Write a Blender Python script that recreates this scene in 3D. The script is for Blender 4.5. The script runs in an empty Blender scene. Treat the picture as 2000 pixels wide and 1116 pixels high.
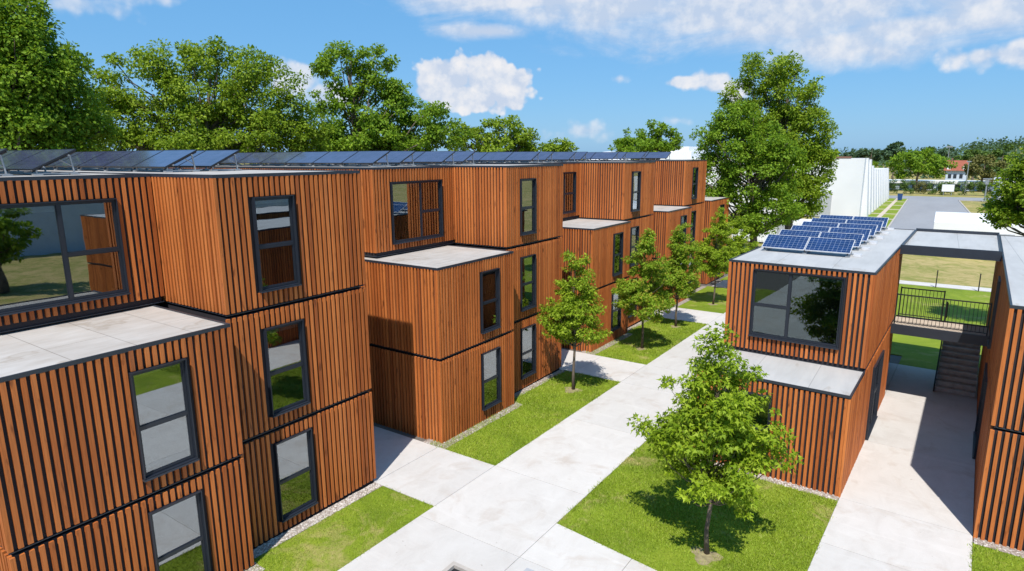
import bpy, math, random
import numpy as np
from mathutils import Vector, Matrix
random.seed(7); rng = np.random.default_rng(11)
S = bpy.context.scene; COL = S.collection
R = math.radians

# ------------------------------------------------------------------ frame of the place
CAM_H = 9.04; FPX = 1221.075
PITCH, YAW, ROLL = R(11.715), R(-34.187), R(0.346)
RT = R(2.479)                                   # the right-hand blocks stand turned by this much
U = Vector((math.cos(RT), -math.sin(RT), 0)); W = Vector((math.sin(RT), math.cos(RT), 0))
Z1, Z2, Z3 = 2.75, 5.68, 8.68
def gz(y):                                      # the ground falls gently away along the street
    return -0.018 * (min(max(y, -30), 58) - 12)
fw = Vector((math.sin(YAW) * math.cos(PITCH), math.cos(YAW) * math.cos(PITCH), -math.sin(PITCH)))
rt0 = Vector((math.cos(YAW), -math.sin(YAW), 0)); up0 = rt0.cross(fw)
rt_ = rt0 * math.cos(ROLL) - up0 * math.sin(ROLL); up_ = rt0 * math.sin(ROLL) + up0 * math.cos(ROLL)
CAM = Vector((0, 0, CAM_H))
def at(px, py, r):                              # a point at a given ground distance along a bearing
    d = rt_ * ((px - 1000) / FPX) + up_ * ((558 - py) / FPX) + fw
    return CAM + d * (r / math.hypot(d.x, d.y))
def mscale(p): return (p - CAM).dot(fw) / FPX   # metres per unit of bearing at a point

# ------------------------------------------------------------------ node materials
def newmat(name):
    m = bpy.data.materials.new(name); m.use_nodes = True
    nt = m.node_tree; b = nt.nodes['Principled BSDF']
    return m, nt, b
def nd(nt, t, **k):
    n = nt.nodes.new(t)
    for a, v in k.items():
        if a in n.inputs.keys(): n.inputs[a].default_value = v
        else: setattr(n, a, v)
    return n
def ramp(nt, fac, stops):
    n = nt.nodes.new('ShaderNodeValToRGB'); e = n.color_ramp.elements
    while len(e) > 1: e.remove(e[-1])
    e[0].position, e[0].color = stops[0][0], (*stops[0][1], 1)
    for p, c in stops[1:]:
        x = e.new(p); x.color = (*c, 1)
    nt.links.new(fac, n.inputs[0]); return n.outputs[0]
def noise(nt, scale, detail=4, rough=.55, vec=None, dist=0):
    n = nd(nt, 'ShaderNodeTexNoise'); n.inputs['Scale'].default_value = scale
    n.inputs['Detail'].default_value = detail; n.inputs['Roughness'].default_value = rough
    n.inputs['Distortion'].default_value = dist
    if vec is not None: nt.links.new(vec, n.inputs['Vector'])
    return n.outputs['Fac']
def objvec(nt, sc=(1, 1, 1), kind='Object'):
    t = nd(nt, 'ShaderNodeTexCoord'); m = nd(nt, 'ShaderNodeMapping'); m.inputs['Scale'].default_value = sc
    nt.links.new(t.outputs[kind], m.inputs['Vector']); return m.outputs[0]
def posvec(nt, sc=(1, 1, 1)):
    t = nd(nt, 'ShaderNodeNewGeometry'); m = nd(nt, 'ShaderNodeMapping'); m.inputs['Scale'].default_value = sc
    nt.links.new(t.outputs['Position'], m.inputs['Vector']); return m.outputs[0]
def mixc(nt, f, a, b, mode='MIX'):
    n = nd(nt, 'ShaderNodeMix', data_type='RGBA', blend_type=mode)
    for s, v in ((0, f), (6, a), (7, b)):
        if isinstance(v, (int, float)): n.inputs[s].default_value = v
        elif isinstance(v, tuple): n.inputs[s].default_value = (*v, 1)
        else: nt.links.new(v, n.inputs[s])
    return n.outputs[2]
def mth(nt, op, a, b=None, c=None, clamp=False):
    n = nd(nt, 'ShaderNodeMath', operation=op, use_clamp=clamp)
    for i, v in enumerate((a, b, c)):
        if v is None: continue
        if isinstance(v, (int, float)): n.inputs[i].default_value = v
        else: nt.links.new(v, n.inputs[i])
    return n.outputs[0]
def bump(nt, b, h, strength=.3, dist=.02):
    n = nd(nt, 'ShaderNodeBump'); n.inputs['Strength'].default_value = strength; n.inputs['Distance'].default_value = dist
    nt.links.new(h, n.inputs['Height']); nt.links.new(n.outputs[0], b.inputs['Normal'])
def island(nt): return nd(nt, 'ShaderNodeNewGeometry').outputs['Random Per Island']
def flat(name, col, rough=.6, metal=0, var=.12, sc=6, spec=.5):
    m, nt, b = newmat(name)
    n = noise(nt, sc, 5, .6, posvec(nt))
    d = tuple(c * (1 - var) for c in col); l = tuple(min(1, c * (1 + var)) for c in col)
    nt.links.new(ramp(nt, n, [(.3, d), (.7, l)]), b.inputs['Base Color'])
    b.inputs['Roughness'].default_value = rough; b.inputs['Metallic'].default_value = metal
    b.inputs['Specular IOR Level'].default_value = spec
    return m
M = {}
# timber battens: every batten its own tone, with grain along it
m, nt, b = newmat('larch_batten'); isl = island(nt)
tone = ramp(nt, isl, [(0, (.35, .094, .022)), (.2, (.45, .128, .030)), (.45, (.52, .156, .037)), (.7, (.56, .173, .042)), (.88, (.61, .198, .052)), (1, (.42, .116, .028))])
pv = posvec(nt, (38, 38, 1.6)); off = nd(nt, 'ShaderNodeVectorMath', operation='ADD'); nt.links.new(pv, off.inputs[0])
cmb = nd(nt, 'ShaderNodeCombineXYZ'); nt.links.new(mth(nt, 'MULTIPLY', isl, 57.0), cmb.inputs[2]); nt.links.new(cmb.outputs[0], off.inputs[1])
gr = noise(nt, 1.0, 6, .62, off.outputs[0], .6)
c1 = mixc(nt, .75, tone, ramp(nt, gr, [(.25, (.52, .44, .40)), (.5, (.92, .90, .88)), (.75, (1.15, 1.16, 1.16))]), 'MULTIPLY')
knot = noise(nt, 1.0, 2, .5, posvec(nt, (9, 9, 2.2)))
c2 = mixc(nt, ramp(nt, knot, [(.64, (0, 0, 0)), (.74, (.8, .8, .8))]), c1, (.14, .036, .010))
big = noise(nt, .35, 3, .5, posvec(nt))
c3 = mixc(nt, 1.0, c2, ramp(nt, big, [(.3, (.84, .82, .82)), (.7, (1.08, 1.07, 1.06))]), 'MULTIPLY')
wst = noise(nt, 1.0, 5, .65, posvec(nt, (5, 5, .22)))
c3 = mixc(nt, ramp(nt, wst, [(.56, (0, 0, 0)), (.74, (.42, .42, .42))]), c3, (.20, .085, .045))
nt.links.new(c3, b.inputs['Base Color']); b.inputs['Roughness'].default_value = .62; b.inputs['Specular IOR Level'].default_value = .3
bump(nt, b, gr, .35, .004); M['wood'] = m
M['membrane'] = flat('black_membrane', (.020, .016, .020), .8)
M['steel'] = flat('anthracite_metal', (.026, .031, .042), .42, 0, .1, 3)
M['frame'] = flat('anthracite_window_frame', (.017, .021, .031), .38, 0, .08, 3)
M['alu'] = flat('bare_aluminium', (.55, .56, .58), .35, .8)
M['palealu'] = flat('white_aluminium', (.66, .66, .68), .4, .2)
M['black'] = flat('black_metal', (.014, .014, .017), .45)
# coated glass: dark room behind, strong mirror
def glassmat(name, refl, tint, see):
    m, nt, b = newmat(name); g = nd(nt, 'ShaderNodeBsdfGlossy'); g.inputs['Color'].default_value = (*tint, 1); g.inputs['Roughness'].default_value = .012
    n = nd(nt, 'ShaderNodeBump'); n.inputs['Strength'].default_value = .06; n.inputs['Distance'].default_value = .02; nt.links.new(noise(nt, .9, 2, .5, posvec(nt)), n.inputs['Height']); nt.links.new(n.outputs[0], g.inputs['Normal'])
    t = nd(nt, 'ShaderNodeBsdfTransparent'); t.inputs['Color'].default_value = (*see, 1)
    lw = nd(nt, 'ShaderNodeLayerWeight'); lw.inputs['Blend'].default_value = .25
    mx = nd(nt, 'ShaderNodeMixShader'); nt.links.new(mth(nt, 'ADD', refl, mth(nt, 'MULTIPLY', lw.outputs['Fresnel'], .5), None, True), mx.inputs[0]); nt.links.new(t.outputs[0], mx.inputs[1]); nt.links.new(g.outputs[0], mx.inputs[2])
    nt.links.new(mx.outputs[0], nt.nodes['Material Output'].inputs[0]); return m
M['glass'] = glassmat('coated_glass', .26, (.92, .97, 1.0), (.50, .54, .55)); M['glass2'] = glassmat('tinted_glass', .11, (.85, .97, 1.0), (.42, .50, .50))
M['reveal'] = flat('white_blind', (.62, .60, .56), .7)
# roof sheet
m, nt, b = newmat('pale_roof_sheet')
n1 = noise(nt, .5, 6, .65, posvec(nt)); n2 = noise(nt, 5, 4, .6, posvec(nt, (1, .25, 1)))
c = mixc(nt, .5, ramp(nt, n1, [(.3, (.34, .30, .26)), (.55, (.44, .405, .37)), (.75, (.50, .475, .45))]), ramp(nt, n2, [(.3, (.36, .32, .28)), (.7, (.52, .49, .46))]))
br = nd(nt, 'ShaderNodeTexBrick', offset=.37); br.inputs['Scale'].default_value = 1; br.inputs['Mortar Size'].default_value = .008
br.inputs['Brick Width'].default_value = 5.5; br.inputs['Row Height'].default_value = 1.05; br.inputs['Color1'].default_value = (1, 1, 1, 1); br.inputs['Color2'].default_value = (.95, .95, .95, 1); br.inputs['Mortar'].default_value = (.52, .5, .48, 1)
nt.links.new(posvec(nt), br.inputs['Vector'])
pud = noise(nt, .9, 4, .6, posvec(nt, (1.3, .7, 1)))
c = mixc(nt, ramp(nt, pud, [(.60, (0, 0, 0)), (.635, (.65, .65, .65)), (.66, (.25, .25, .25))]), c, (.30, .25, .20))
nt.links.new(mixc(nt, 1.0, c, br.outputs[0], 'MULTIPLY'), b.inputs['Base Color']); b.inputs['Roughness'].default_value = .75; bump(nt, b, n2, .15, .01)
M['roof'] = m
m, nt, b = newmat('blue_grey_roof_sheet')
n1 = noise(nt, .6, 6, .65, posvec(nt)); n2 = noise(nt, 2.5, 5, .65, posvec(nt, (1, .15, 1)), .5)
c = mixc(nt, .6, ramp(nt, n1, [(.3, (.38, .37, .355)), (.7, (.48, .47, .455))]), ramp(nt, n2, [(.3, (.385, .375, .36)), (.58, (.48, .47, .455)), (.72, (.53, .505, .47))]))
pud = noise(nt, .7, 4, .6, posvec(nt, (1.6, .6, 1)))
c = mixc(nt, ramp(nt, pud, [(.62, (0, 0, 0)), (.65, (.4, .4, .4)), (.68, (.1, .1, .1))]), c, (.30, .25, .20))
br = nd(nt, 'ShaderNodeTexBrick', offset=.5); br.inputs['Scale'].default_value = 1; br.inputs['Mortar Size'].default_value = .008
br.inputs['Brick Width'].default_value = 1.6; br.inputs['Row Height'].default_value = 40; br.inputs['Color1'].default_value = (1, 1, 1, 1); br.inputs['Color2'].default_value = (.97, .97, .97, 1); br.inputs['Mortar'].default_value = (.6, .6, .6, 1)
nt.links.new(posvec(nt), br.inputs['Vector'])
nt.links.new(mixc(nt, 1.0, c, br.outputs[0], 'MULTIPLY'), b.inputs['Base Color']); b.inputs['Roughness'].default_value = .6; M['roof2'] = m
# concrete paving
m, nt, b = newmat('light_concrete')
n1 = noise(nt, .28, 5, .6, posvec(nt)); n2 = noise(nt, 1.7, 6, .7, posvec(nt, (1, .6, 1)), .8); n3 = noise(nt, 60, 3, .6, posvec(nt))
c = mixc(nt, .5, ramp(nt, n1, [(.3, (.47, .44, .405)), (.7, (.565, .54, .51))]), ramp(nt, n2, [(.28, (.42, .385, .35)), (.5, (.53, .505, .475)), (.72, (.60, .58, .555))]))
c = mixc(nt, .22, c, ramp(nt, n3, [(.3, (.42, .41, .40)), (.7, (.66, .65, .64))]))
st = noise(nt, .55, 5, .65, posvec(nt, (1, 1, 1)), 1.2)
c = mixc(nt, ramp(nt, st, [(.54, (0, 0, 0)), (.72, (.62, .62, .62))]), c, (.40, .335, .28))
sw = noise(nt, 1.0, 5, .6, posvec(nt, (.5, 2.6, 1)), 1.5); c = mixc(nt, ramp(nt, sw, [(.55, (0, 0, 0)), (.75, (.3, .3, .3))]), c, (.66, .64, .62))
spk = noise(nt, 9, 2, .5, posvec(nt)); c = mixc(nt, ramp(nt, spk, [(.74, (0, 0, 0)), (.78, (.5, .5, .5))]), c, (.25, .21, .17))
nt.links.new(mixc(nt, 1, c, ramp(nt, island(nt), [(0, (.99, .985, .98)), (1, (1.09, 1.075, 1.06))]), 'MULTIPLY'), b.inputs['Base Color']); b.inputs['Roughness'].default_value = .8; bump(nt, b, n3, .08, .004)
M['concrete'] = m
M['joint'] = flat('dark_joint', (.13, .115, .10), .9)
M['stairc'] = flat('weathered_concrete', (.50, .485, .45), .85, 0, .2, 4)
M['deckc'] = flat('beige_deck', (.50, .42, .34), .8, 0, .15, 8)
# grass
def grasstone(nt, dark, mid, light, dry, dryamt, base=None):
    a = noise(nt, .55, 6, .7, posvec(nt), .6); d = noise(nt, .8, 6, .72, posvec(nt), 1.0); d2 = noise(nt, .22, 3, .5, posvec(nt))
    c = ramp(nt, a, [(.32, dark), (.5, mid), (.68, light)])
    if base is not None: c = mixc(nt, .5, c, base)
    k = mth(nt, 'ADD', mth(nt, 'MULTIPLY', d, .7), mth(nt, 'MULTIPLY', d2, .3))
    return mixc(nt, ramp(nt, k, [(.60 - dryamt, (0, 0, 0)), (.72 - dryamt, (.8, .8, .8))]), c, dry)
def grassmat(name, dark, mid, light, dry, dryamt):
    m, nt, b = newmat(name); f = noise(nt, 28, 4, .7, posvec(nt, (1, 1, .3)))
    c = grasstone(nt, dark, mid, light, dry, dryamt, ramp(nt, f, [(.3, dark), (.5, mid), (.72, light)]))
    nt.links.new(c, b.inputs['Base Color']); b.inputs['Roughness'].default_value = .85; b.inputs['Specular IOR Level'].default_value = .15
    bump(nt, b, f, .6, .03); return m
M['lawn'] = grassmat('mown_lawn', (.085, .14, .010), (.175, .24, .018), (.27, .315, .034), (.38, .31, .125), .06)
M['dry'] = grassmat('dry_grass', (.13, .16, .03), (.23, .225, .06), (.33, .285, .10), (.42, .32, .145), .16)
m, nt, b = newmat('grass_blade')
nt.links.new(grasstone(nt, (.12, .19, .010), (.22, .31, .016), (.32, .38, .034), (.45, .38, .15), .05, ramp(nt, island(nt), [(0, (.12, .20, .010)), (.4, (.205, .30, .015)), (.8, (.30, .375, .030)), (1, (.45, .41, .14))])), b.inputs['Base Color'])
b.inputs['Roughness'].default_value = .6; b.inputs['Specular IOR Level'].default_value = .25; M['blade'] = m
m, nt, b = newmat('pale_gravel'); v = nd(nt, 'ShaderNodeTexVoronoi'); v.inputs['Scale'].default_value = 22; nt.links.new(posvec(nt), v.inputs['Vector'])
nt.links.new(mixc(nt, 1, ramp(nt, v.outputs['Color'], [(.1, (.32, .26, .21)), (.5, (.48, .42, .37)), (.9, (.62, .58, .54))]), ramp(nt, v.outputs['Distance'], [(.0, (1, 1, 1)), (.6, (.55, .52, .5))]), 'MULTIPLY'), b.inputs['Base Color'])
bump(nt, b, v.outputs['Distance'], -.8, .03); b.inputs['Roughness'].default_value = .9; M['gravel'] = m
m, nt, b = newmat('pebble'); nt.links.new(ramp(nt, island(nt), [(0, (.27, .22, .18)), (.5, (.46, .41, .36)), (1, (.60, .56, .52))]), b.inputs['Base Color']); b.inputs['Roughness'].default_value = .8; M['pebble'] = m
m, nt, b = newmat('asphalt'); n1 = noise(nt, .12, 5, .6, posvec(nt, (2, .5, 1))); n2 = noise(nt, 3, 5, .7, posvec(nt))
nt.links.new(mixc(nt, .4, ramp(nt, n1, [(.3, (.235, .235, .245)), (.7, (.30, .30, .31))]), ramp(nt, n2, [(.3, (.21, .21, .22)), (.7, (.32, .32, .33))])), b.inputs['Base Color']); b.inputs['Roughness'].default_value = .85; M['asphalt'] = m
M['white'] = flat('white_sheet', (.80, .80, .81), .5, 0, .03, .3)
M['sheetgrey'] = flat('shaded_white_sheet', (.50, .52, .56), .6, 0, .03, .3)
M['soil'] = flat('dry_soil', (.27, .225, .115), .95, 0, .35, 9)
M['hallwhite'] = flat('white_hall_sheet', (.70, .70, .71), .55, 0, .04, .3)
M['kerb'] = flat('kerb_stone', (.42, .38, .34), .8)
M['red'] = flat('red_roof_tile', (.30, .085, .045), .8, 0, .2, 1.5)
M['plaster'] = flat('pale_plaster', (.50, .56, .66), .8, 0, .06, 1)
M['darkglass'] = flat('dark_window', (.03, .035, .045), .15)
M['brick'] = flat('brown_brick', (.20, .10, .07), .8)
M['blue'] = flat('blue_plastic', (.02, .06, .20), .4)
M['grey'] = flat('galvanised_steel', (.36, .37, .38), .45, .5)
M['shadegrey'] = flat('grey_sheet', (.40, .41, .43), .6)
# solar cells
def solarmat(name, cell, line, nx, ny, lw, ior):
    m, nt, b = newmat(name); uv = nd(nt, 'ShaderNodeTexCoord').outputs['UV']; s = nd(nt, 'ShaderNodeSeparateXYZ'); nt.links.new(uv, s.inputs[0])
    def ln(o, n):
        f = mth(nt, 'FRACT', mth(nt, 'MULTIPLY', o, n)); d = mth(nt, 'ABSOLUTE', mth(nt, 'SUBTRACT', f, .5))
        return mth(nt, 'GREATER_THAN', d, .5 - lw)
    g = mth(nt, 'MAXIMUM', ln(s.outputs[0], nx), ln(s.outputs[1], ny))
    cn = noise(nt, 3, 3, .5, posvec(nt)); cc = mixc(nt, .5, cell, ramp(nt, cn, [(.3, tuple(x * .6 for x in cell)), (.7, tuple(x * 1.4 for x in cell))]))
    nt.links.new(mixc(nt, g, cc, line), b.inputs['Base Color']); b.inputs['Roughness'].default_value = .10; b.inputs['IOR'].default_value = ior
    return m
M['solar'] = solarmat('blue_solar_cells', (.008, .028, .100), (.30, .36, .48), 10, 6, .020, 1.45)
M['solar2'] = solarmat('dark_solar_cells', (.050, .058, .11), (.10, .11, .16), 10, 6, .02, 2.0)
# foliage
def leafmat(name, cols, trans=.28, tcol=(.40, .55, .03)):
    m, nt, b = newmat(name)
    c = ramp(nt, island(nt), [(i / (len(cols) - 1), x) for i, x in enumerate(cols)])
    n = noise(nt, .8, 3, .6, posvec(nt)); c = mixc(nt, 1, c, ramp(nt, n, [(.3, (.72, .78, .7)), (.7, (1.2, 1.15, 1.1))]), 'MULTIPLY')
    nt.links.new(c, b.inputs['Base Color']); b.inputs['Roughness'].default_value = .55; b.inputs['Specular IOR Level'].default_value = .18
    t = nd(nt, 'ShaderNodeBsdfTranslucent'); nt.links.new(mixc(nt, .5, c, tcol), t.inputs[0])
    mx = nd(nt, 'ShaderNodeMixShader'); mx.inputs[0].default_value = trans
    nt.links.new(b.outputs[0], mx.inputs[1]); nt.links.new(t.outputs[0], mx.inputs[2]); nt.links.new(mx.outputs[0], nt.nodes['Material Output'].inputs[0])
    return m
G = dict(young=[(.14, .22, .010), (.215, .315, .014), (.295, .40, .024), (.39, .49, .05)],
         young2=[(.13, .23, .012), (.18, .30, .016), (.23, .36, .024), (.28, .41, .03), (.34, .44, .05), (.40, .30, .05)],
         big=[(.085, .17, .010), (.135, .24, .013), (.19, .31, .020), (.27, .39, .04)],
         olive=[(.11, .185, .009), (.165, .255, .013), (.235, .33, .022), (.32, .41, .045)],
         far=[(.07, .125, .03), (.10, .165, .035), (.135, .21, .05)],
         brown=[(.12, .115, .04), (.165, .155, .05), (.20, .19, .06)],
         blue=[(.055, .105, .065), (.075, .13, .078), (.095, .16, .09)])  # blue: distance haze put into the leaf colour of the farthest trees
for k, v in G.items(): M['leaf_' + k] = leafmat('leaves_' + k, v, .18 if k in ('far', 'brown', 'blue') else .38)
m, nt, b = newmat('bark'); n = noise(nt, 9, 5, .7, posvec(nt, (1, 1, .25)))
nt.links.new(ramp(nt, n, [(.3, (.07, .05, .035)), (.7, (.20, .155, .12))]), b.inputs['Base Color']); b.inputs['Roughness'].default_value = .9; bump(nt, b, n, .6, .02); M['bark'] = m

# ------------------------------------------------------------------ mesh helpers
BASE = {}
class MB:
    def __init__(s): s.v = []; s.f = []; s.m = []; s.uv = {}
    def poly(s, pts, mi=0):
        n = len(s.v); s.v += [tuple(p) for p in pts]; s.f.append(tuple(range(n, n + len(pts)))); s.m.append(mi)
    def box(s, x0, x1, y0, y1, z0, z1, mi=0):
        x0, x1 = min(x0, x1), max(x0, x1); y0, y1 = min(y0, y1), max(y0, y1); n = len(s.v)
        s.v += [(x0, y0, z0), (x1, y0, z0), (x1, y1, z0), (x0, y1, z0), (x0, y0, z1), (x1, y0, z1), (x1, y1, z1), (x0, y1, z1)]
        for q in ((0, 3, 2, 1), (4, 5, 6, 7), (0, 1, 5, 4), (1, 2, 6, 5), (2, 3, 7, 6), (3, 0, 4, 7)):
            s.f.append(tuple(n + i for i in q)); s.m.append(mi)
    def slab(s, poly, h, zf=gz, d=.10, mi=0):           # ground polygon with a skirt
        n = len(s.v); k = len(poly)
        for x, y in poly: s.v.append((x, y, zf(y) + h))
        for x, y in poly: s.v.append((x, y, zf(y) + h - d))
        s.f.append(tuple(range(n, n + k))); s.m.append(mi)
        for i in range(k):
            j = (i + 1) % k; s.f.append((n + i, n + k + i, n + k + j, n + j)); s.m.append(mi)
    def tube(s, pts, rad, seg=6, mi=0, cap=True):
        pts = [Vector(p) for p in pts]; rad = rad if isinstance(rad, (list, tuple)) else [rad] * len(pts); rings = []
        for i, p in enumerate(pts):
            d = (pts[min(i + 1, len(pts) - 1)] - pts[max(i - 1, 0)]).normalized()
            a = d.cross(Vector((0, 0, 1)) if abs(d.z) < .9 else Vector((1, 0, 0))).normalized(); c = d.cross(a)
            n = len(s.v); rings.append(n)
            for k in range(seg):
                t = 2 * math.pi * k / seg; s.v.append(tuple(p + (a * math.cos(t) + c * math.sin(t)) * rad[i]))
        for i in range(len(rings) - 1):
            for k in range(seg):
                j = (k + 1) % seg; s.f.append((rings[i] + k, rings[i] + j, rings[i + 1] + j, rings[i + 1] + k)); s.m.append(mi)
        if cap:
            s.f.append(tuple(rings[-1] + k for k in range(seg))); s.m.append(mi)
            s.f.append(tuple(rings[0] + k for k in reversed(range(seg)))); s.m.append(mi)
    def build(s, name, mats, parent=None, smooth=False):
        me = bpy.data.meshes.new(name); o3 = BASE.get(parent.name, (0, 0, 0)) if parent else (0, 0, 0)
        me.from_pydata([(a - o3[0], b - o3[1], c - o3[2]) for a, b, c in s.v], [], s.f)
        for k in (mats if isinstance(mats, (list, tuple)) else [mats]): me.materials.append(M[k])
        me.polygons.foreach_set('material_index', s.m)
        if smooth: me.polygons.foreach_set('use_smooth', [True] * len(s.f))
        me.update(); o = bpy.data.objects.new(name, me); COL.objects.link(o)
        if parent: o.parent = parent; BASE[o.name] = o3
        return o
def tag(o, label=None, cat=None, group=None, kind=None):
    for k, v in (('label', label), ('category', cat), ('group', group), ('kind', kind)):
        if v: o[k] = v
    return o
def thing(name, label, cat, loc, rotz=0, group=None, base=None):
    o = bpy.data.objects.new(name, None); COL.objects.link(o); o.location = loc; o.rotation_euler = (0, 0, rotz); o.empty_display_size = .3
    BASE[o.name] = tuple(base if base is not None else loc); return tag(o, label, cat, group)
def rthing(name, label, cat, u, w, z, group=None):       # stands in the turned frame of the right-hand blocks
    return thing(name, label, cat, U * u + W * w + Vector((0, 0, z)), -RT, group, (u, w, z))
def struct(name, mb, mats): return tag(mb.build(name, mats), kind='structure')
def copy_tree(o, parent=None):
    c = o.copy(); COL.objects.link(c)
    if parent: c.parent = parent
    for ch in list(o.children): copy_tree(ch, c)
    return c
def np_mesh(name, V, F, mat, parent=None):
    me = bpy.data.meshes.new(name); k = F.shape[1]
    me.vertices.add(len(V)); me.vertices.foreach_set('co', np.asarray(V, np.float32).ravel())
    me.loops.add(F.size); me.loops.foreach_set('vertex_index', F.astype(np.int32).ravel())
    me.polygons.add(len(F)); me.polygons.foreach_set('loop_start', np.arange(0, F.size, k, dtype=np.int32))
    me.polygons.foreach_set('loop_total', np.full(len(F), k, dtype=np.int32))
    me.update(calc_edges=True); me.validate(); me.materials.append(M[mat])
    o = bpy.data.objects.new(name, me); COL.objects.link(o)
    if parent: o.parent = parent
    return o

# ------------------------------------------------------------------ cladding, windows, roofs
SD, SW, SP = .058, .074, .137                            # batten depth, width, pitch
def clad(mb, ax, p, s, a0, a1, z0, z1, holes=()):
    n = max(2, round((a1 - a0 - SW) / SP)); st = (a1 - a0 - SW) / n
    for i in range(n + 1):
        c = a0 + SW / 2 + st * i + random.uniform(-.003, .003); w = SW / 2 + random.uniform(-.002, .002); d = SD + random.uniform(-.004, .003)
        segs = [(z0 + random.uniform(-.004, .004), z1 + random.uniform(-.006, .006))]
        for h0, h1, hz0, hz1 in holes:
            if c + w > h0 and c - w < h1:
                segs = [q for a, b in segs for q in ((a, min(b, hz0)), (max(a, hz1), b)) if q[1] - q[0] > .03]
        for a, b in segs:
            if ax == 'x': mb.box(p, p + s * d, c - w, c + w, a, b)
            else: mb.box(c - w, c + w, p, p + s * d, a, b)
def window(par, ax, p, s, a0, a1, z0, z1, layout='single', flip=False, glass='glass', blind=0):
    """a window in the batten plane p; layout: single (two sashes) or wide (big pane and two sashes)"""
    fr, gl = MB(), MB()
    def bx(mb, aa, ab, na, nb, za, zb):
        if ax == 'x': mb.box(p + s * na, p + s * nb, aa, ab, za, zb)
        else: mb.box(aa, ab, p + s * na, p + s * nb, za, zb)
    t, f = .020, .046
    for q in ((a0, a0 + t, z0, z1), (a1 - t, a1, z0, z1), (a0 + t, a1 - t, z1 - t, z1), (a0 + t, a1 - t, z0, z0 + t)): bx(fr, q[0], q[1], -.056, .055, q[2], q[3])
    b0, b1, c0, c1 = a0 + t, a1 - t, z0 + t, z1 - t
    for q in ((b0, b0 + f, c0, c1), (b1 - f, b1, c0, c1), (b0 + f, b1 - f, c1 - f, c1), (b0 + f, b1 - f, c0, c0 + f)): bx(fr, q[0], q[1], -.056, -.012, q[2], q[3])
    d0, d1, e0, e1 = b0 + f, b1 - f, c0 + f, c1 - f; panes = []; h = .036; zt = e0 + (e1 - e0) * .47
    if layout == 'single':
        bx(fr, d0, d1, -.056, -.010, zt - h, zt + h); panes = [(d0, d1, e0, zt - h), (d0, d1, zt + h, e1)]
    else:
        am = d0 + (d1 - d0) * (.58 if not flip else .42)
        bx(fr, am - h, am + h, -.056, -.010, e0, e1); s0, s1 = (am + h, d1) if not flip else (d0, am - h)
        bx(fr, s0, s1, -.056, -.014, zt - h, zt + h); g0, g1 = (d0, am - h) if not flip else (am + h, d1)
        panes = [(g0, g1, e0, e1), (s0, s1, e0, zt - h), (s0, s1, zt + h, e1)]
    for q in panes:
        k = .018                                            # slim sash bead round the pane
        for r in ((q[0], q[0] + k, q[2], q[3]), (q[1] - k, q[1], q[2], q[3]), (q[0] + k, q[1] - k, q[3] - k, q[3]), (q[0] + k, q[1] - k, q[2], q[2] + k)): bx(fr, r[0], r[1], -.056, -.030, r[2], r[3])
        bx(gl, q[0] + k, q[1] - k, -.05, -.040, q[2] + k, q[3] - k)
    o = fr.build('window', 'frame', par); gl.build('pane', glass, o)
    if blind:
        bl_ = MB(); q = panes[-1] if layout == 'single' else panes[0]
        bx(bl_, q[0] + .022, q[1] - .022, -.0555, -.0535, q[3] - (q[3] - q[2]) * blind, q[3] - .02); bl_.build('blind', 'reveal', o)
    si = MB(); bx(si, a0 - .015, a1 + .015, -.056, .085, z0 - .03, z0 - .004); si.build('sill', 'steel', o); return o
def roof(par, x0, x1, y0, y1, z, mat='roof', trims='xXyY'):
    r = MB(); r.box(x0 + .046, x1 - .046, y0 + .046, y1 - .046, z - .048, z - .005); o = r.build('roof', mat, par)
    t = MB(); w = .045; h0, h1 = z - .055, z + .018
    if 'X' in trims: t.box(x1 - w, x1, y0, y1, h0, h1)
    if 'x' in trims: t.box(x0, x0 + w, y0, y1, h0, h1)
    if 'y' in trims: t.box(x0 + w, x1 - w, y0, y0 + w, h0, h1)
    if 'Y' in trims: t.box(x0 + w, x1 - w, y1 - w, y1, h0, h1)
    t.build('roof_edge', 'steel', o); return o
def module(par, x0, x1, y0, y1, z0, z1, faces, holes=None, top=.052, bot=.062):
    """one timber box: dark backing with a skin of battens; faces: 'X' +x, 'y' -y, 'Y' +y, 'x' -x"""
    b = MB(); b.box(x0 + SD, x1 - SD, y0 + SD, y1 - SD, z0, z1 - .046); w = b.build('module', 'membrane', par)
    c = MB(); holes = holes or {}
    for f in faces:
        fc, a0, a1 = (f + (None, None))[:3] if isinstance(f, tuple) else (f, None, None)
        if fc in 'Xx':
            clad(c, 'x', x1 - SD if fc == 'X' else x0 + SD, 1 if fc == 'X' else -1, y0 if a0 is None else a0, y1 if a1 is None else a1, z0 + bot, z1 - top, holes.get(fc, ()))
        else:
            clad(c, 'y', y0 + SD if fc == 'y' else y1 - SD, -1 if fc == 'y' else 1, (x0 + .01) if a0 is None else a0, (x1 - SD - .004) if a1 is None else a1, z0 + bot, z1 - top, holes.get(fc, ()))
    c.build('cladding', 'wood', w)
    t = MB()                                                # the thin galvanised lip where two boxes meet
    if bot < .2 and z0 > 1:
        t.box(x1 - SD - .005, x1 - .022, y0 + .01, y1 - .01, z0 + .018, z0 + .036); t.box(x0 + .1, x1 - SD - .02, y0 + .022, y0 + SD + .005, z0 + .018, z0 + .036); t.build('joint_lip', 'steel', w)
    return w
ord_ = ['nearest', 'second', 'third', 'fourth']
DEPTH = 16.0
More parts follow.
